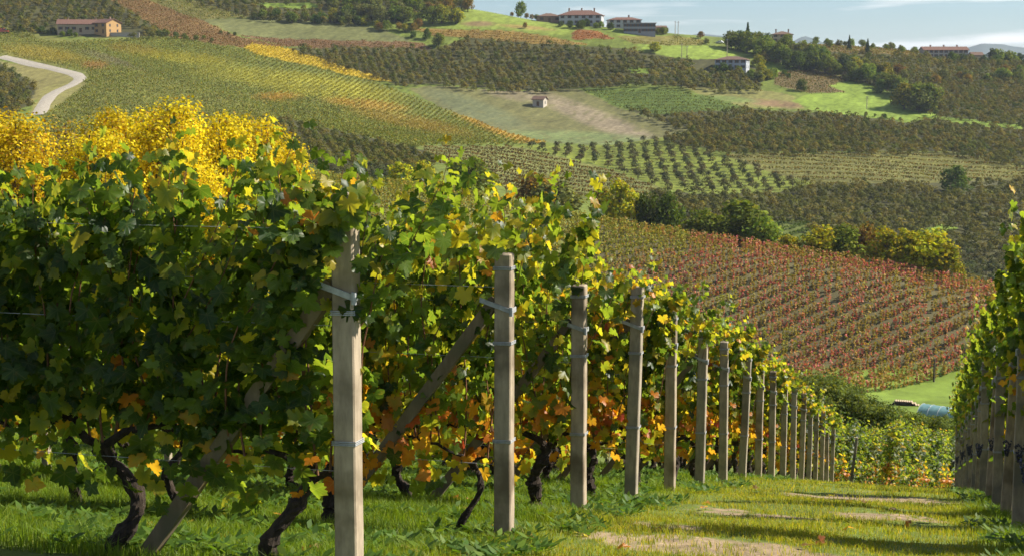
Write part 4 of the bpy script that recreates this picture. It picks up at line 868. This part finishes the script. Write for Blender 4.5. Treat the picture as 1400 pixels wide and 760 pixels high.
# ------------------------------------------------------------------ yellow trees at the left, just below the rows
YT = []
for k in range(4):
    YT.append(make_tree(700 + k, 17, 5.2, P_Y if k < 3 else [(3, (0.45, 0.3, 0.03)), (2, (0.2, 0.13, 0.07)), (2, (0.16, 0.13, 0.08)), (1, (0.35, 0.3, 0.03))], 20000 if k < 3 else 9000, .062, base=.35, lobes=80, trunk_r=.14, lf=.8))
for (pxx, top, Y0, wpx, k, lab) in ((-30, 122, 62, 150, 1, 'yellow tree at the left edge of the group beyond the vines'), (25, 142, 58, 100, 0, 'low yellow tree right of the leftmost one'), (95, 146, 72, 120, 3, 'thin grey yellow tree losing its leaves'), (165, 128, 66, 125, 2, 'amber yellow tree right of the thin one'),
        (232, 118, 63, 130, 0, 'bright yellow tree in the middle of the group'), (300, 136, 66, 110, 1, 'yellow tree right of the tallest one'), (352, 138, 70, 110, 2, 'golden tree near the right end of the group'), (385, 168, 74, 90, 0, 'small yellow tree ending the group at right'), (130, 160, 60, 90, 2, 'low golden tree before the thin one')):
    x = (pxx - 700) / F * Y0; z = Z1(x, Y0); h = (zpx(top, Y0) - z) * 1.02; e = empty('tree', (x, Y0, z), k * 1.3 + pxx); e.scale = (max(.95, wpx * Y0 / F / 3.6),) * 2 + (h / 16.5,)
    tag(e, lab, 'tree', 'yellow trees beyond the near vines'); link('crown', YT[k][0], e); link('trunk', YT[k][1], e)
# ------------------------------------------------------------------ near vineyard: vine leaves
ang_ = np.radians([0, 8, 17, 27, 36, 47, 58, 68, 79, 90, 103, 116, 130, 145, 159, 171])
rad_ = np.array([1.0, .83, .86, .62, .76, .78, .98, .80, .80, .60, .76, .74, .84, .68, .60, .18])
hx = np.sin(ang_) * rad_; hy_ = -np.cos(ang_) * rad_
LX = np.concatenate([hx, -hx[1:][::-1]]); LY = np.concatenate([hy_, hy_[1:][::-1]]); NLP = len(LX)
def leaves(g, cen, nrm, tip, size, colr, r, edge=None):
    """lobed vine leaves: centre, facing, direction of the tip, half size, colour"""
    n = len(cen); nrm = nrm / np.linalg.norm(nrm, axis=1)[:, None]; tip = tip - nrm * (tip * nrm).sum(1)[:, None]; tip /= np.linalg.norm(tip, axis=1)[:, None] + 1e-9
    U = np.cross(tip, nrm)
    x = LX[None] * (0.92 + .16 * r.random((n, 1))); y = -LY[None] * np.ones((n, 1))
    aa = np.arctan2(LX, -LY)[None]; lob = 1 + .13 * np.sin(2 * aa + 6.28 * r.random((n, 1))) + .09 * np.sin(3 * aa + 6.28 * r.random((n, 1))) + .045 * r.normal(size=x.shape)
    x = x * lob; y = y * lob; ph_ = 6.28 * r.random((n, 1)); fold = (0.05 + .55 * r.random((n, 1))) ; cup = (r.random((n, 1)) - .25) * .35
    zz = -fold * np.abs(x) ** 1.3 * .6 - cup * 1.6 * y * np.abs(y) + .05 * r.normal(size=x.shape) + .20 * r.random((n, 1)) * np.sin(2.5 * aa + ph_) * (x * x + y * y)
    s = size[:, None, None]
    P = cen[:, None] + s * (x[..., None] * U[:, None] + y[..., None] * tip[:, None] + zz[..., None] * nrm[:, None])
    V = np.concatenate([cen[:, None], P], 1); m = NLP + 1
    a = np.arange(NLP); f1 = np.stack([np.zeros(NLP, int), 1 + a, 1 + (a + 1) % NLP], 1); f = (np.arange(n)[:, None, None] * m + f1[None]).reshape(-1, 3)
    g.lf = getattr(g, 'lf', []); g.lf.append(np.concatenate([np.zeros((n, 1, 3)), np.stack([x, LY[None] * np.ones((n, 1)), 0 * x], -1)], 1).reshape(-1, 3))
    cc = np.repeat(colr[:, None], m, 1)
    if edge is not None: cc[:, 1:] = edge[:, None] * .55 + cc[:, 1:] * .45
    g.add(V.reshape(-1, 3), f, cc.reshape(-1, 3))
GREEN = np.array((0.015, 0.040, 0.006)); YGR = np.array((0.075, 0.125, 0.012)); YEL = np.array((0.34, 0.27, 0.015)); ORA = np.array((0.52, 0.16, 0.012)); RED = np.array((0.34, 0.035, 0.012)); PALE = np.array((0.24, 0.3, 0.16)); DRY = np.array((0.22, 0.12, 0.05))
def leaf_colours(kind, z, r, clump):
    n = len(z); u = np.clip(r.random(n) * .75 + clump * .25 + (r.random(n) - .5) * .1, 0, .999)
    low = np.clip((1.25 - z) / .5, 0, 1); hi = np.clip((z - 1.7) / .5, 0, 1)
    T = {'G': (.66, .88, .935, .965, .985), 'M': (.50, .80, .93, .98, .99), 'R': (.34, .62, .82, .94, .98), 'F': (.5, .76, .92, .98, .99)}[kind]
    t = np.array(T)[None] - low[:, None] * np.array({'G': (.12, .13, .10, .05, 0), 'M': (.30, .36, .30, .12, .0), 'R': (.18, .34, .38, .17, 0), 'F': (.1, .15, .1, .02, 0)}[kind])[None]
    t = t - hi[:, None] * np.array({'G': (.12, .02, 0, 0, 0), 'M': (.14, .1, .04, 0, 0), 'R': (.1, .1, .05, 0, 0), 'F': (.1, 0, 0, 0, 0)}[kind])[None]
    k = (u[:, None] > t).sum(1); cs = np.stack([GREEN, YGR, YEL, ORA, RED, DRY]); c = cs[k] * (0.72 + .56 * r.random((n, 1)))
    e = cs[np.clip(k + (r.random(n) < .4), 0, 5)] * (0.7 + .5 * r.random((n, 1)))
    return c, e
def make_vine(seed, kind, end=0, dens=1.0, small=False, grapes=0, top=2.33, size=1.0, cov=1.9, reach=.35, low=False, front=0, fd=.62, even=False):
    """meshes of one vine: gnarled trunk, canes and foliage (x along the row, y across, z up)
       end: 0 inside the row, +1 the row ends at x>0 (post there), -1 the row ends at x<0"""
    r = np.random.default_rng(seed)
    tg = Geo(); hgt = (.50 if not low else .25) + .12 * r.random(); bx, by = r.normal(0, .10), r.normal(0, .04); n = 28; q = np.linspace(0, 1, n)
    kx = .10 * r.normal(); w1 = r.random() * 6
    pts = np.stack([bx * q + kx * np.sin(q * 3.0) + .025 * np.sin(q * 9 + w1), by * q + .03 * np.sin(q * 7 + w1), -.12 + (hgt + .12) * q ** .92], 1)
    r0 = .036 + .018 * r.random(); rad = r0 * (1.25 - .45 * q + .18 * np.sin(q * 17 + w1) * (q > .15) + .10 * np.sin(q * 41 + 2 * w1)); rad[-1] *= 1.25; rad[-2] *= 1.3
    if small: rad *= .45
    tube(tg, pts, rad, 13, rough=.2, sd=seed)
    head = pts[-1]; ends = []
    for s in (-1, 1):
        l = .35 + .25 * r.random(); a = np.linspace(0, 1, 7); arm = np.stack([head[0] + s * l * a, head[1] + .02 * np.sin(a * 5 + w1), head[2] + .13 * np.sin(a * 2.2) + .02 * r.normal(size=7)], 1)
        if (end > 0 and s > 0) or (end < 0 and s < 0): arm = head + (arm - head) * .35
        tube(tg, arm, np.linspace(r0 * .62, r0 * .22, 7) * (.5 if small else 1), 8, rough=.18, sd=seed + 5); ends.append(arm)
    cg = Geo(); fg = Geo(); CEN = []; NRM = []; TIP = []; SZ = []
    nsh = int((13 if not small else 8) * dens)
    x_lo, x_hi = (-.60, .60)
    if end > 0: x_hi = .48
    if end < 0: x_lo = -.48
    for k in range(nsh):
        sx = x_lo * .9 + (x_hi - x_lo) * .9 * (k + r.random()) / nsh; arm = ends[0] if sx < head[0] else ends[1]; b = arm[int(np.argmin(abs(arm[:, 0] - sx)))]
        hs = top - .35 + .42 * r.random() + (.12 + .28 * r.random() if r.random() < .38 else 0); m = 26; a = np.linspace(0, 1, m)
        if even: hs = top - .06 + .16 * r.random() + (.10 if r.random() < .12 else 0)
        dx = r.normal(0, .10); dy = r.normal(0, .10); ph = r.random() * 6
        lean_out = r.random() < .28; so = -1 if r.random() < .5 else 1
        xs = b[0] + (sx - b[0]) * np.minimum(1, a * 3) + dx * a + .03 * np.sin(a * 6 + ph); ys = b[1] + dy * a + .04 * np.sin(a * 5 + ph)
        zs = b[2] + (hs - b[2]) * a
        if lean_out:
            ys = ys + so * .34 * np.clip(a - .55, 0, 1) ** 1.3 * 1.6; zs = zs - .45 * np.clip(a - .72, 0, 1) ** 1.2
        if end:
            over = end * np.clip(a - .45, 0, 1) * reach * (.3 + r.random()); xs = xs + over
        sh = np.stack([xs, ys, zs], 1); tube(cg, sh[::2], np.linspace(.0075, .002, 13), 5, cap=False)
        for i_ in range(1, m):
            nl = 1 + (r.random() < .7 * dens) + (r.random() < .5 * dens) + (r.random() < .3 * dens)
            if sh[i_, 2] < .75: nl = (r.random() < .75)
            for _ in range(int(nl)):
                side = -1 if r.random() < .5 else 1
                off = np.array([r.normal(0, .055), side * abs(r.normal(0, .085)), r.normal(0, .035)])
                CEN.append(sh[i_] + off); nm = np.array([r.normal(0, .55), side * (.30 + .5 * r.random()), .25 + .5 * r.normal()]) + .3 * np.array((.8, .1, .55)) + off * 1.2; NRM.append(nm)
                TIP.append(np.array([r.normal(0, .4), side * .25, -1.0])); SZ.append((.045 + .037 * r.random()) * (1 - .3 * (a[i_] > .88)) * size)
    # hanging leaves of the lower fringe
    for _ in range(int((64 if not low else 110) * dens)):
        p = np.array([x_lo + (x_hi - x_lo) * r.random(), r.normal(0, .12), (.36 if not low else .12) + (.58 if not low else .7) * r.random()]); CEN.append(p); NRM.append(r.normal(0, .5, 3) + np.array([0, -1 if r.random() < .6 else 1, .1])); TIP.append(np.array([r.normal(0, .3), 0, -1.])); SZ.append(.048 + .035 * r.random())
    CEN = np.array(CEN); NRM = np.array(NRM); TIP = np.array(TIP); SZ = np.array(SZ)
    if end:
        xe = CEN[:, 0] * end
        bad = (xe > .36) & (CEN[:, 1] < .06) & (CEN[:, 2] < cov) | (xe > .66) & (CEN[:, 2] < cov - .1)
        keepm = ~bad | (r.random(len(bad)) < .05); CEN, NRM, TIP, SZ = CEN[keepm], NRM[keepm], TIP[keepm], SZ[keepm]
    if front:
        m = front; fx_ = end * (.10 + .50 * r.random(m)); fz_ = (top - .02) - (fd * (1 - .9 * np.clip((fx_ * end - .28) / .3, 0, 1))) * r.random(m) ** .8
        CEN = np.concatenate([CEN, np.stack([fx_, -.10 - .13 * r.random(m), fz_], 1)]); NRM = np.concatenate([NRM, np.stack([r.normal(.3, .4, m), -.7 - .3 * r.random(m), r.normal(.2, .4, m)], 1)])
        TIP = np.concatenate([TIP, np.stack([r.normal(0, .4, m), 0 * fx_, -np.ones(m)], 1)]); SZ = np.concatenate([SZ, .045 + .04 * r.random(m)])
    cl = fbm(CEN[:, 0] * 4 + seed, CEN[:, 2] * 4 + CEN[:, 1] * 3, seed, 2)
    c, ed = leaf_colours(kind, CEN[:, 2], r, cl)
    leaves(fg, CEN, NRM, TIP, SZ, c, r, ed)
    out_ = [('trunk', tg.mesh('trunk', M['bark'], False)), ('canes', cg.mesh('canes', M['cane'], True)), ('foliage', fg.mesh('foliage', M['vine_leaf'], True))]
    for gk in range(grapes):
        gg = Geo(); cx, cy, cz = (x_lo * .8 if end < 0 else 0) + r.normal(0, .16), -.13 - .1 * r.random(), .80 + .16 * r.random()
        for b in range(58):
            t = r.random(); a = r.random() * 6.28; rr2 = .042 * (1 - t * .75) ; p = np.array([cx + rr2 * math.cos(a), cy + rr2 * math.sin(a), cz - t * .16]); ball(gg, p, .0098)
        out_.append(('grape_cluster', gg.mesh('grape_cluster', M['grape'], True)))
    return out_
_bu = []; 
for i_ in range(6):
    th = math.pi * i_ / 5
    for j_ in range(7): _bu.append((math.sin(th) * math.cos(j_ * 6.283 / 7), math.sin(th) * math.sin(j_ * 6.283 / 7), math.cos(th)))
_bu = np.array(_bu); _bf = np.array([(i_ * 7 + j_, i_ * 7 + (j_ + 1) % 7, (i_ + 1) * 7 + (j_ + 1) % 7, (i_ + 1) * 7 + j_) for i_ in range(5) for j_ in range(7)])
def ball(g, p, rad): g.add(_bu * rad + p, _bf)
VN = {}
VN['G'] = [make_vine(1000 + k, 'G', 0, 1.2, top=1.97, even=True) for k in range(6)]
VN['M'] = [make_vine(1100 + k, 'M', 0, 1.0) for k in range(7)]
VN['R'] = [make_vine(1200 + k, 'R', 0, .95) for k in range(4)]
VN['F'] = [make_vine(1300 + k, 'F', 0, .85) for k in range(3)]
VN['L'] = [make_vine(1800 + k, 'G' if k != 1 else 'M', 0, 1.15, low=True) for k in range(3)]
VN['GE'] = [make_vine(1400 + k, 'G', 1, 1.15, top=2.2, cov=1.5, reach=.75, front=80) for k in range(1)]
VN['ME'] = [make_vine(1500 + k, 'M', 1, 1.05, small=(k == 0), cov=(1.98, 1.75, 1.85, 1.6)[k], reach=.55, front=(14, 30, 18, 40)[k]) for k in range(4)]
VN['RE'] = [make_vine(1600 + k, 'R', 1, 1.0) for k in range(3)]
VN['FE'] = [make_vine(1700 + k, 'F', -1, .85, cov=1.1, reach=.6, front=110, top=2.62, fd=1.5, grapes=(2 if k == 0 else 1)) for k in range(3)]
def place_vine(v, x, y, z, rz, sx, sz, label, group, flip=False):
    e = empty('grapevine', (x, y, z), rz + (math.pi if flip else 0)); e.scale = (sx, sx, sz); tag(e, label, 'grapevine', group)
    for (nm, me) in v: link(nm, me, e)
    return e
ORD = ['first', 'second', 'third', 'fourth', 'fifth', 'sixth', 'seventh', 'eighth', 'ninth', 'tenth', 'eleventh', 'twelfth', 'thirteenth', 'fourteenth', 'fifteenth', 'sixteenth', 'seventeenth', 'eighteenth', 'nineteenth']
ROWROT = math.atan2(RY, RX)
# ---- posts
def post_mesh(h, wd, dp, seed):
    g = Geo(); r = np.random.default_rng(seed); b = .008; n = 9
    ring = [(-wd/2+b,-dp/2),(wd/2-b,-dp/2),(wd/2,-dp/2+b),(wd/2,dp/2-b),(wd/2-b,dp/2),(-wd/2+b,dp/2),(-wd/2,dp/2-b),(-wd/2,-dp/2+b)]
    V = []
    for k in range(n):
        zz = -.35 + (h + .35) * k / (n - 1); tp = 1 - .05 * max(0, zz) / h; j = r.normal(0, .0015, 2)
        V += [(a * tp + j[0], c * tp + j[1], zz) for a, c in ring]
    V += [(a * .8, c * .8, h + .008) for a, c in ring]
    V += [(0, 0, h + .010)]
    F_ = [(k * 8 + a, k * 8 + (a + 1) % 8, (k + 1) * 8 + (a + 1) % 8, (k + 1) * 8 + a) for k in range(n) for a in range(8)]
    g.add(V, F_); g.t.append(np.array([(n * 8 + a, n * 8 + (a + 1) % 8, n * 8 + 8) for a in range(8)]) + g.n - len(V))
    return g
def ties(e, zs, wd, dp):
    for z in zs:
        g = Geo(); a = wd/2 + .004; c = dp/2 + .004
        for dz in (0, .009, -.008):
            tube(g, [(-a, -c, z+dz), (a, -c, z+dz+.004), (a, c, z+dz), (-a, c, z+dz-.003), (-a, -c, z+dz)], .0032, 5, cap=False)
        g.build('wire_tie', M['zinc'], e)
def end_post(x, y, z, h, label, group, side=-1, brace=True, lean=(0, 0), mt='concrete', wd=.118, seed=0, bl=1.38, bh=None):
    e = empty('vineyard_post', (x, y, z), ROWROT); e.rotation_euler = (lean[1], lean[0], ROWROT); tag(e, label, 'post', group)
    post_mesh(h, wd, .112, seed).build('shaft', M[mt], e)
    ties(e, [h * .955, h * .70, h * .36], wd, .112)
    if brace:
        hb = bh or h * .83; g = Geo(); d = Vector((side * bl, .035, 0)) - Vector((side * .075, 0, hb)); ln = d.length
        mt4 = Matrix.Translation((side * .085, .01, hb)) @ d.to_track_quat('Z', 'Y').to_matrix().to_4x4()
        bb = Geo(); b_ = .040; V = []
        for k in range(8):
            zz = -.03 + (ln + .25) * k / 7
            V += [tuple(mt4 @ Vector(p)) for p in ((-b_, -b_, zz), (b_, -b_, zz), (b_, b_, zz), (-b_, b_, zz))]
        bb.add(V, [(k * 4 + a, k * 4 + (a + 1) % 4, (k + 1) * 4 + (a + 1) % 4, (k + 1) * 4 + a) for k in range(7) for a in range(4)] + [(3, 2, 1, 0), (28, 29, 30, 31)]); bb.build('brace', M['brace'], e)
        g = Geo(); t = .016; a = wd/2 + .007; c = .112/2 + .007
        # folded strap that holds the brace against the post, sloping to the far side
        def sl(xx): return hb - .015 + (-side) * (-.32) * xx
        for (x0, x1, y0, y1) in ((-a - .09 if side < 0 else -a, a if side < 0 else a + .09, -c, -c + .006), (a - .006 if side < 0 else -a, a if side < 0 else -a + .006, -c, c)):
            V = []
            for zz in (-t, t):
                V += [(x0, y0, sl(x0) + zz), (x1, y0, sl(x1) + zz), (x1, y1, sl(x1) + zz), (x0, y1, sl(x0) + zz)]
            g.add(V, [(0,3,2,1),(4,5,6,7),(0,1,5,4),(1,2,6,5),(2,3,7,6),(3,0,4,7)])
        tube(g, [(a * -side, -c - .004, sl(a * -side) - .03), (a * -side, -c - .004, sl(a * -side) + .03)], .014, 8)
        g.build('strap', M['zinc'], e)
    return e
HT_ = {1: 1.93, 2: 1.98, 3: 1.92, 4: 2.14, 5: 2.06, 6: 2.02, 7: 2.04, 8: 2.0}
def gz_(x, y): return Z1(x, y)
rr_ = np.random.default_rng(55)
NROW = 18
for n in range(1, NROW + 1):
    s = S_OF[n - 1]; x, y = rs2xy(-2.78 if n > 1 else -2.80, s); z = gz_(x, y)
    h = HT_.get(n, 1.95 + .12 * rr_.random()); lean = ((.022 if n == 4 else rr_.normal(0, .012)) , rr_.normal(0, .01))
    if n in (1, 2): lean = (.003, 0)
    mt = 'post_grey' if n in (4, 6, 8, 11, 14) or n == 7 else 'concrete'
    end_post(x, y, z, h, 'square concrete end post with diagonal brace, %s row on the left of the track' % ORD[n - 1], 'braced end posts left of the track', -1, True, lean, mt, seed=n, bl=1.30 if n > 1 else 1.15, bh=h * .76 if n == 1 else None)
    nv_ = 5 if n == 1 else (8 if n <= 4 else (7 if n <= 7 else 5))
    for k in range(nv_):
        rv = -2.78 - .44 - k * 1.0 + (rr_.normal(0, .05) if k else 0); xx, yy_ = rs2xy(rv, s + rr_.normal(0, .02)); zz = gz_(xx, yy_)
        if n == 1: kind = 'GE' if k == 0 else 'G'
        elif k == 0: kind = 'RE' if n % 3 == 1 else 'ME'
        else: kind = ['M', 'M', 'R'][(n + k) % 3] if n > 2 else ['M', 'G'][(k > 2) * 1]
        lst = VN[kind]; v = lst[(n * 3 + k * 2 + (k // 2)) % len(lst)] if n != 1 else (lst[0] if k == 0 else lst[k - 1])
        if n == 2 and k == 0: v = VN['ME'][0]
        if n in (5, 8, 11) and k == 0: v = VN['ME'][1 + n % 3]
        szz = (.93 if k == 0 else 1.0) if n == 1 else 1.02
        if n >= 13: szz = .97
        place_vine(v, xx, yy_, zz, ROWROT + (0 if k == 0 else rr_.normal(0, .05)), 1.0, szz * (1 + rr_.normal(0, .02)), 'gnarled grapevine, %s from the end post in the %s row left of the track' % (ORD[k], ORD[n - 1]), 'grapevines left of the track', flip=(k > 0 and rr_.random() < .4 and n > 1))
    for kk in (4.6, 9.0):
        if kk > nv_: continue
        xx, yy_ = rs2xy(-2.78 - kk - .4, s); g = post_mesh(1.8, .07, .07, 40 + n)
        o = g.build('line_post', M['post_grey'], None, loc=(xx, yy_, gz_(xx, yy_))); o.rotation_euler = (0, 0, ROWROT); tag(o, 'slim concrete line post under the leaves of the %s row left of the track' % ORD[n - 1], 'post', 'slim posts inside the left rows')
    for hz_, nm in ((.54, 'lowest'), (1.28, 'middle'), (1.76, 'top')):
        a = np.array([(*rs2xy(-2.80 - t, s), 0) for t in np.linspace(0, nv_ + .4, 8)]); a[:, 2] = [gz_(p[0], p[1]) + hz_ - .015 * math.sin(i_ * .45) for i_, p in enumerate(a)]
        g = Geo(); tube(g, a,   .0016, 5, cap=False); tag(g.build('trellis_wire', M['zinc']), '%s wire of the %s row left of the track' % (nm, ORD[n - 1]), 'wire', 'trellis wires of the left rows')
# ---- right side of the track
for n in range(1, 17):
    s = 7.82 + 2.28 * n; r0 = .84; x, y = rs2xy(r0, s); z = gz_(x, y)
    end_post(x, y, z, 1.98 + .1 * rr_.random(), 'square concrete end post with brace, %s row on the right of the track' % ORD[n - 1], 'braced end posts right of the track', 1, True, (rr_.normal(0, .012), rr_.normal(0, .012)), ['concrete', 'post_grey'][n % 2], seed=80 + n)
    for k in range(4 if n < 8 else 3):
        rv = r0 + .42 + k * 1.0; xx, yy_ = rs2xy(rv, s); zz = gz_(xx, yy_)
        kind = 'FE' if k == 0 else ['F', 'M'][(n + k) % 2]; v = VN[kind][(n + k) % len(VN[kind])]
        if k == 0: v = VN['FE'][0 if n in (3, 4) else 1 + n % 2]
        place_vine(v, xx, yy_, zz, ROWROT, 1.0, 1.02, 'leafy grapevine, %s from the end post in the %s row right of the track' % (ORD[k], ORD[n - 1]), 'grapevines right of the track')
    for hz_, nm in ((.54, 'lowest'), (1.28, 'middle'), (1.76, 'top')):
        a = np.array([(*rs2xy(r0 + t, s), 0) for t in np.linspace(0, 3.6, 5)]); a[:, 2] = [gz_(p[0], p[1]) + hz_ for p in a]
        g = Geo(); tube(g, a,   .0016, 5, cap=False); tag(g.build('trellis_wire', M['zinc']), '%s wire of the %s row right of the track' % (nm, ORD[n - 1]), 'wire', 'trellis wires of the right rows')
# ---- block across the foot of the track
A = np.array(at(1118, 664, 49)[:2], float); B = np.array(at(1342, 668, 84)[:2], float); dv = B - A; Ln = np.linalg.norm(dv); dv /= Ln; nv2 = np.array([-dv[1], dv[0]])
for rw, offs in enumerate((0.0, -2.3)):
    npp = 0
    for k in range(min(34, int(Ln / 1.3))):
        p = A + dv * (k * 1.3 + .3) - nv2 * offs * -1; z = gz_(*p); v = VN['L'][(k * 2 + rw + k // 4) % 3]
        place_vine(v, p[0], p[1], z, math.atan2(dv[1], dv[0]), 1.3, .92, 'grapevine number %s along the %s row crossing the foot of the track' % (['one','two','three','four','five','six','seven','eight','nine','ten','eleven','twelve','thirteen','fourteen','fifteen','sixteen','seventeen','eighteen','nineteen','twenty','twenty one','twenty two','twenty three','twenty four','twenty five','twenty six','twenty seven','twenty eight','twenty nine','thirty','thirty one','thirty two','thirty three','thirty four'][k], ['front', 'rear'][rw]), 'grapevines crossing the foot of the track', flip=k % 3 == 0)
        if rw == 0 and k % 5 == 2:
            q = p + np.array([.35, -.42]); g = post_mesh(1.75, .10, .10, 60 + k); o = g.build('line_post', M['post_grey'], None, loc=(q[0], q[1], gz_(*q))); o.rotation_euler = (0, .09, ROWROT)
            tag(o, 'leaning grey post, %s from the left in the row crossing the track foot' % ORD[npp], 'post', 'posts of the row crossing the track foot'); npp += 1

# ------------------------------------------------------------------ grass, weeds and fallen leaves
r = np.random.default_rng(88)
def blades(n, smin, smax, rmin, rmax, hgt, wd):
    s = smin + (smax - smin) * r.random(n); rv = rmin + (rmax - rmin) * r.random(n)
    clump = fbm(rv * 2.2, s * 2.2, 91, 3); lush = np.clip((-rv - 2.2) / .8, 0, 1) + np.clip((rv - .2) / .5, 0, 1); b = bare_mask(rv, s)
    keep = (r.random(n) < (1 - b * .82)) & (r.random(n) < np.clip(clump * 1.9 - .15 + lush * .3, .12, 1))
    s, rv, clump, lush = s[keep], rv[keep], clump[keep], lush[keep]; x, y = rs2xy(rv, s); z = Zt(x, y) - .01 + (fbm(x * 1.1, y * 1.1, 21, 3) - .5) * .09
    n = len(x); h = hgt * (.45 + .9 * r.random(n)) * (.25 + 1.05 * clump) * (.62 + .5 * np.clip(lush, 0, 1)); a = r.random(n) * 6.28; ln = .35 * r.normal(size=n) * h; bd = np.stack([np.cos(a), np.sin(a)], 1)
    w_ = wd * (.7 + .6 * r.random(n)) * np.maximum(1, s / 16); pa = r.random(n) * 6.28; P = np.stack([np.cos(pa), np.sin(pa), 0 * pa], 1) * w_[:, None]
    B0 = np.stack([x, y, z], 1); mid_ = B0 + np.stack([bd[:, 0] * ln * .4, bd[:, 1] * ln * .4, h * .6], 1); tp = B0 + np.stack([bd[:, 0] * ln * 1.6, bd[:, 1] * ln * 1.6, h], 1)
    V = np.stack([B0 - P, B0 + P, mid_ + P * .7, mid_ - P * .7, tp], 1).reshape(-1, 3); o5 = np.arange(n)[:, None] * 5
    lush = np.clip(lush, 0, 1)[:, None]
    dryc = pick([(3, (0.28, 0.28, 0.05)), (3, (0.22, 0.26, 0.035)), (1.5, (0.36, 0.29, 0.11)), (2, (0.17, 0.22, 0.03))], n, r); lu = pick([(4, (0.10, 0.175, 0.022)), (3, (0.14, 0.215, 0.026)), (1, (0.19, 0.24, 0.04))], n, r)
    c = dryc * (1 - lush) + lu * lush
    return V, o5, c
G1 = Geo(); G1t = []
def add_blades(*a):
    V, o5, c = blades(*a); n = len(c); base = G1.n
    G1.add(V, np.concatenate([o5 + np.array([[0, 1, 2, 3]])]), np.repeat(c, 5, 0)); G1.t.append(o5 + np.array([[3, 2, 4]]) + base)
add_blades(150000, 6.8, 12, -8, 1.6, .10, .0028)
add_blades(150000, 11, 18, -11, 3.5, .10, .0030)
add_blades(120000, 17, 30, -14, 6.0, .11, .0030)
add_blades(80000, 29, 62, -16, 14, .12, .0034)
tag(G1.build('grass', M['grass_leaf']), 'yellow green grass over the track and between the vines', 'grass', kind='stuff')
# broad weeds
W = Geo(); n = 9500; s = 7 + 20 * r.random(n) ** 1.3; rv = np.where(r.random(n) < .8, -2.3 - 8 * r.random(n) ** 1.1, 3 * r.random(n) + .4); ok = (fbm(rv * 1.3, s * 1.3, 97, 2) > .5); s, rv = s[ok], rv[ok]
cx_, cy_ = rs2xy(rv, s); cz_ = Zt(cx_, cy_); cen = []; nr2 = []; tp2 = []
for a_, b_, c_ in zip(cx_, cy_, cz_):
    k0 = r.random() * 6.28
    for k in range(int(r.integers(4, 8))):
        an = k0 + k * 1.1 + r.normal(0, .2); rad2 = .03 + .04 * r.random(); cen.append((a_ + rad2 * math.cos(an), b_ + rad2 * math.sin(an), c_ + .03 + .06 * r.random())); nr2.append((-.4 * math.cos(an) + r.normal(0, .3), -.4 * math.sin(an) + r.normal(0, .3), 1)); tp2.append((math.cos(an), math.sin(an), .2))
cen = np.array(cen); nr2 = np.array(nr2); tp2 = np.array(tp2); nn_ = nr2 / np.linalg.norm(nr2, axis=1)[:, None]; tp2 = tp2 - nn_ * (tp2 * nn_).sum(1)[:, None]; sd_ = np.cross(tp2, nn_); sz = (.028 + .026 * r.random(len(cen)))[:, None]
V = np.stack([cen - tp2 * sz, cen - sd_ * sz * .42, cen + tp2 * sz * .5 + sd_ * -sz * .3, cen + tp2 * sz * 1.2, cen + tp2 * sz * .5 + sd_ * sz * .3, cen + sd_ * sz * .42], 1).reshape(-1, 3); o6 = np.arange(len(cen))[:, None] * 6
c = pick([(3, (0.07, 0.14, 0.022)), (2, (0.11, 0.18, 0.03)), (1, (0.05, 0.11, 0.02))], len(cen), r)
W.add(V, o6 + np.array([[0, 1, 2, 4]]), np.repeat(c, 6, 0)); W.t.append(o6 + np.array([[0, 4, 5]])); W.t.append(o6 + np.array([[2, 3, 4]]))
tag(W.build('weeds', M['grass_leaf']), 'low broad leaved weeds growing in the grass under the vines', 'weeds', kind='stuff')
# fallen leaves
fl = Geo(); nf = 1; leaf_meshes = []
for k in range(5):
    g = Geo(); rk = np.random.default_rng(600 + k); cs = [ORA, RED * 1.2 + .06, np.array((.45, .3, .2)), DRY, YEL][k]
    leaves(g, np.zeros((1, 3)), np.array([[rk.normal(0, .3), rk.normal(0, .3), 1.]]), np.array([[1., .2, 0]]), np.array([.05]), np.array([cs]), rk, np.array([DRY])); leaf_meshes.append(g.mesh('fallen_leaf', M['vine_leaf']))
LC = ['orange', 'red', 'pinkish', 'brown', 'yellow']
for k in range(80):
    s_ = 7.6 + 12 * r.random() ** 1.4; r_ = -2.6 - 4 * r.random() if r.random() < .7 else -2.4 + 2.4 * r.random(); x, y = rs2xy(r_, s_)
    o = link('fallen_leaf', leaf_meshes[k % 5], None, (x, y, gz_(x, y) + .045)); o.rotation_euler = (r.normal(0, .3), r.normal(0, .3), r.random() * 6.28); tag(o, '%s fallen vine leaf lying in the grass near the vines' % LC[k % 5], 'leaf', 'fallen %s leaves in the grass' % LC[k % 5])
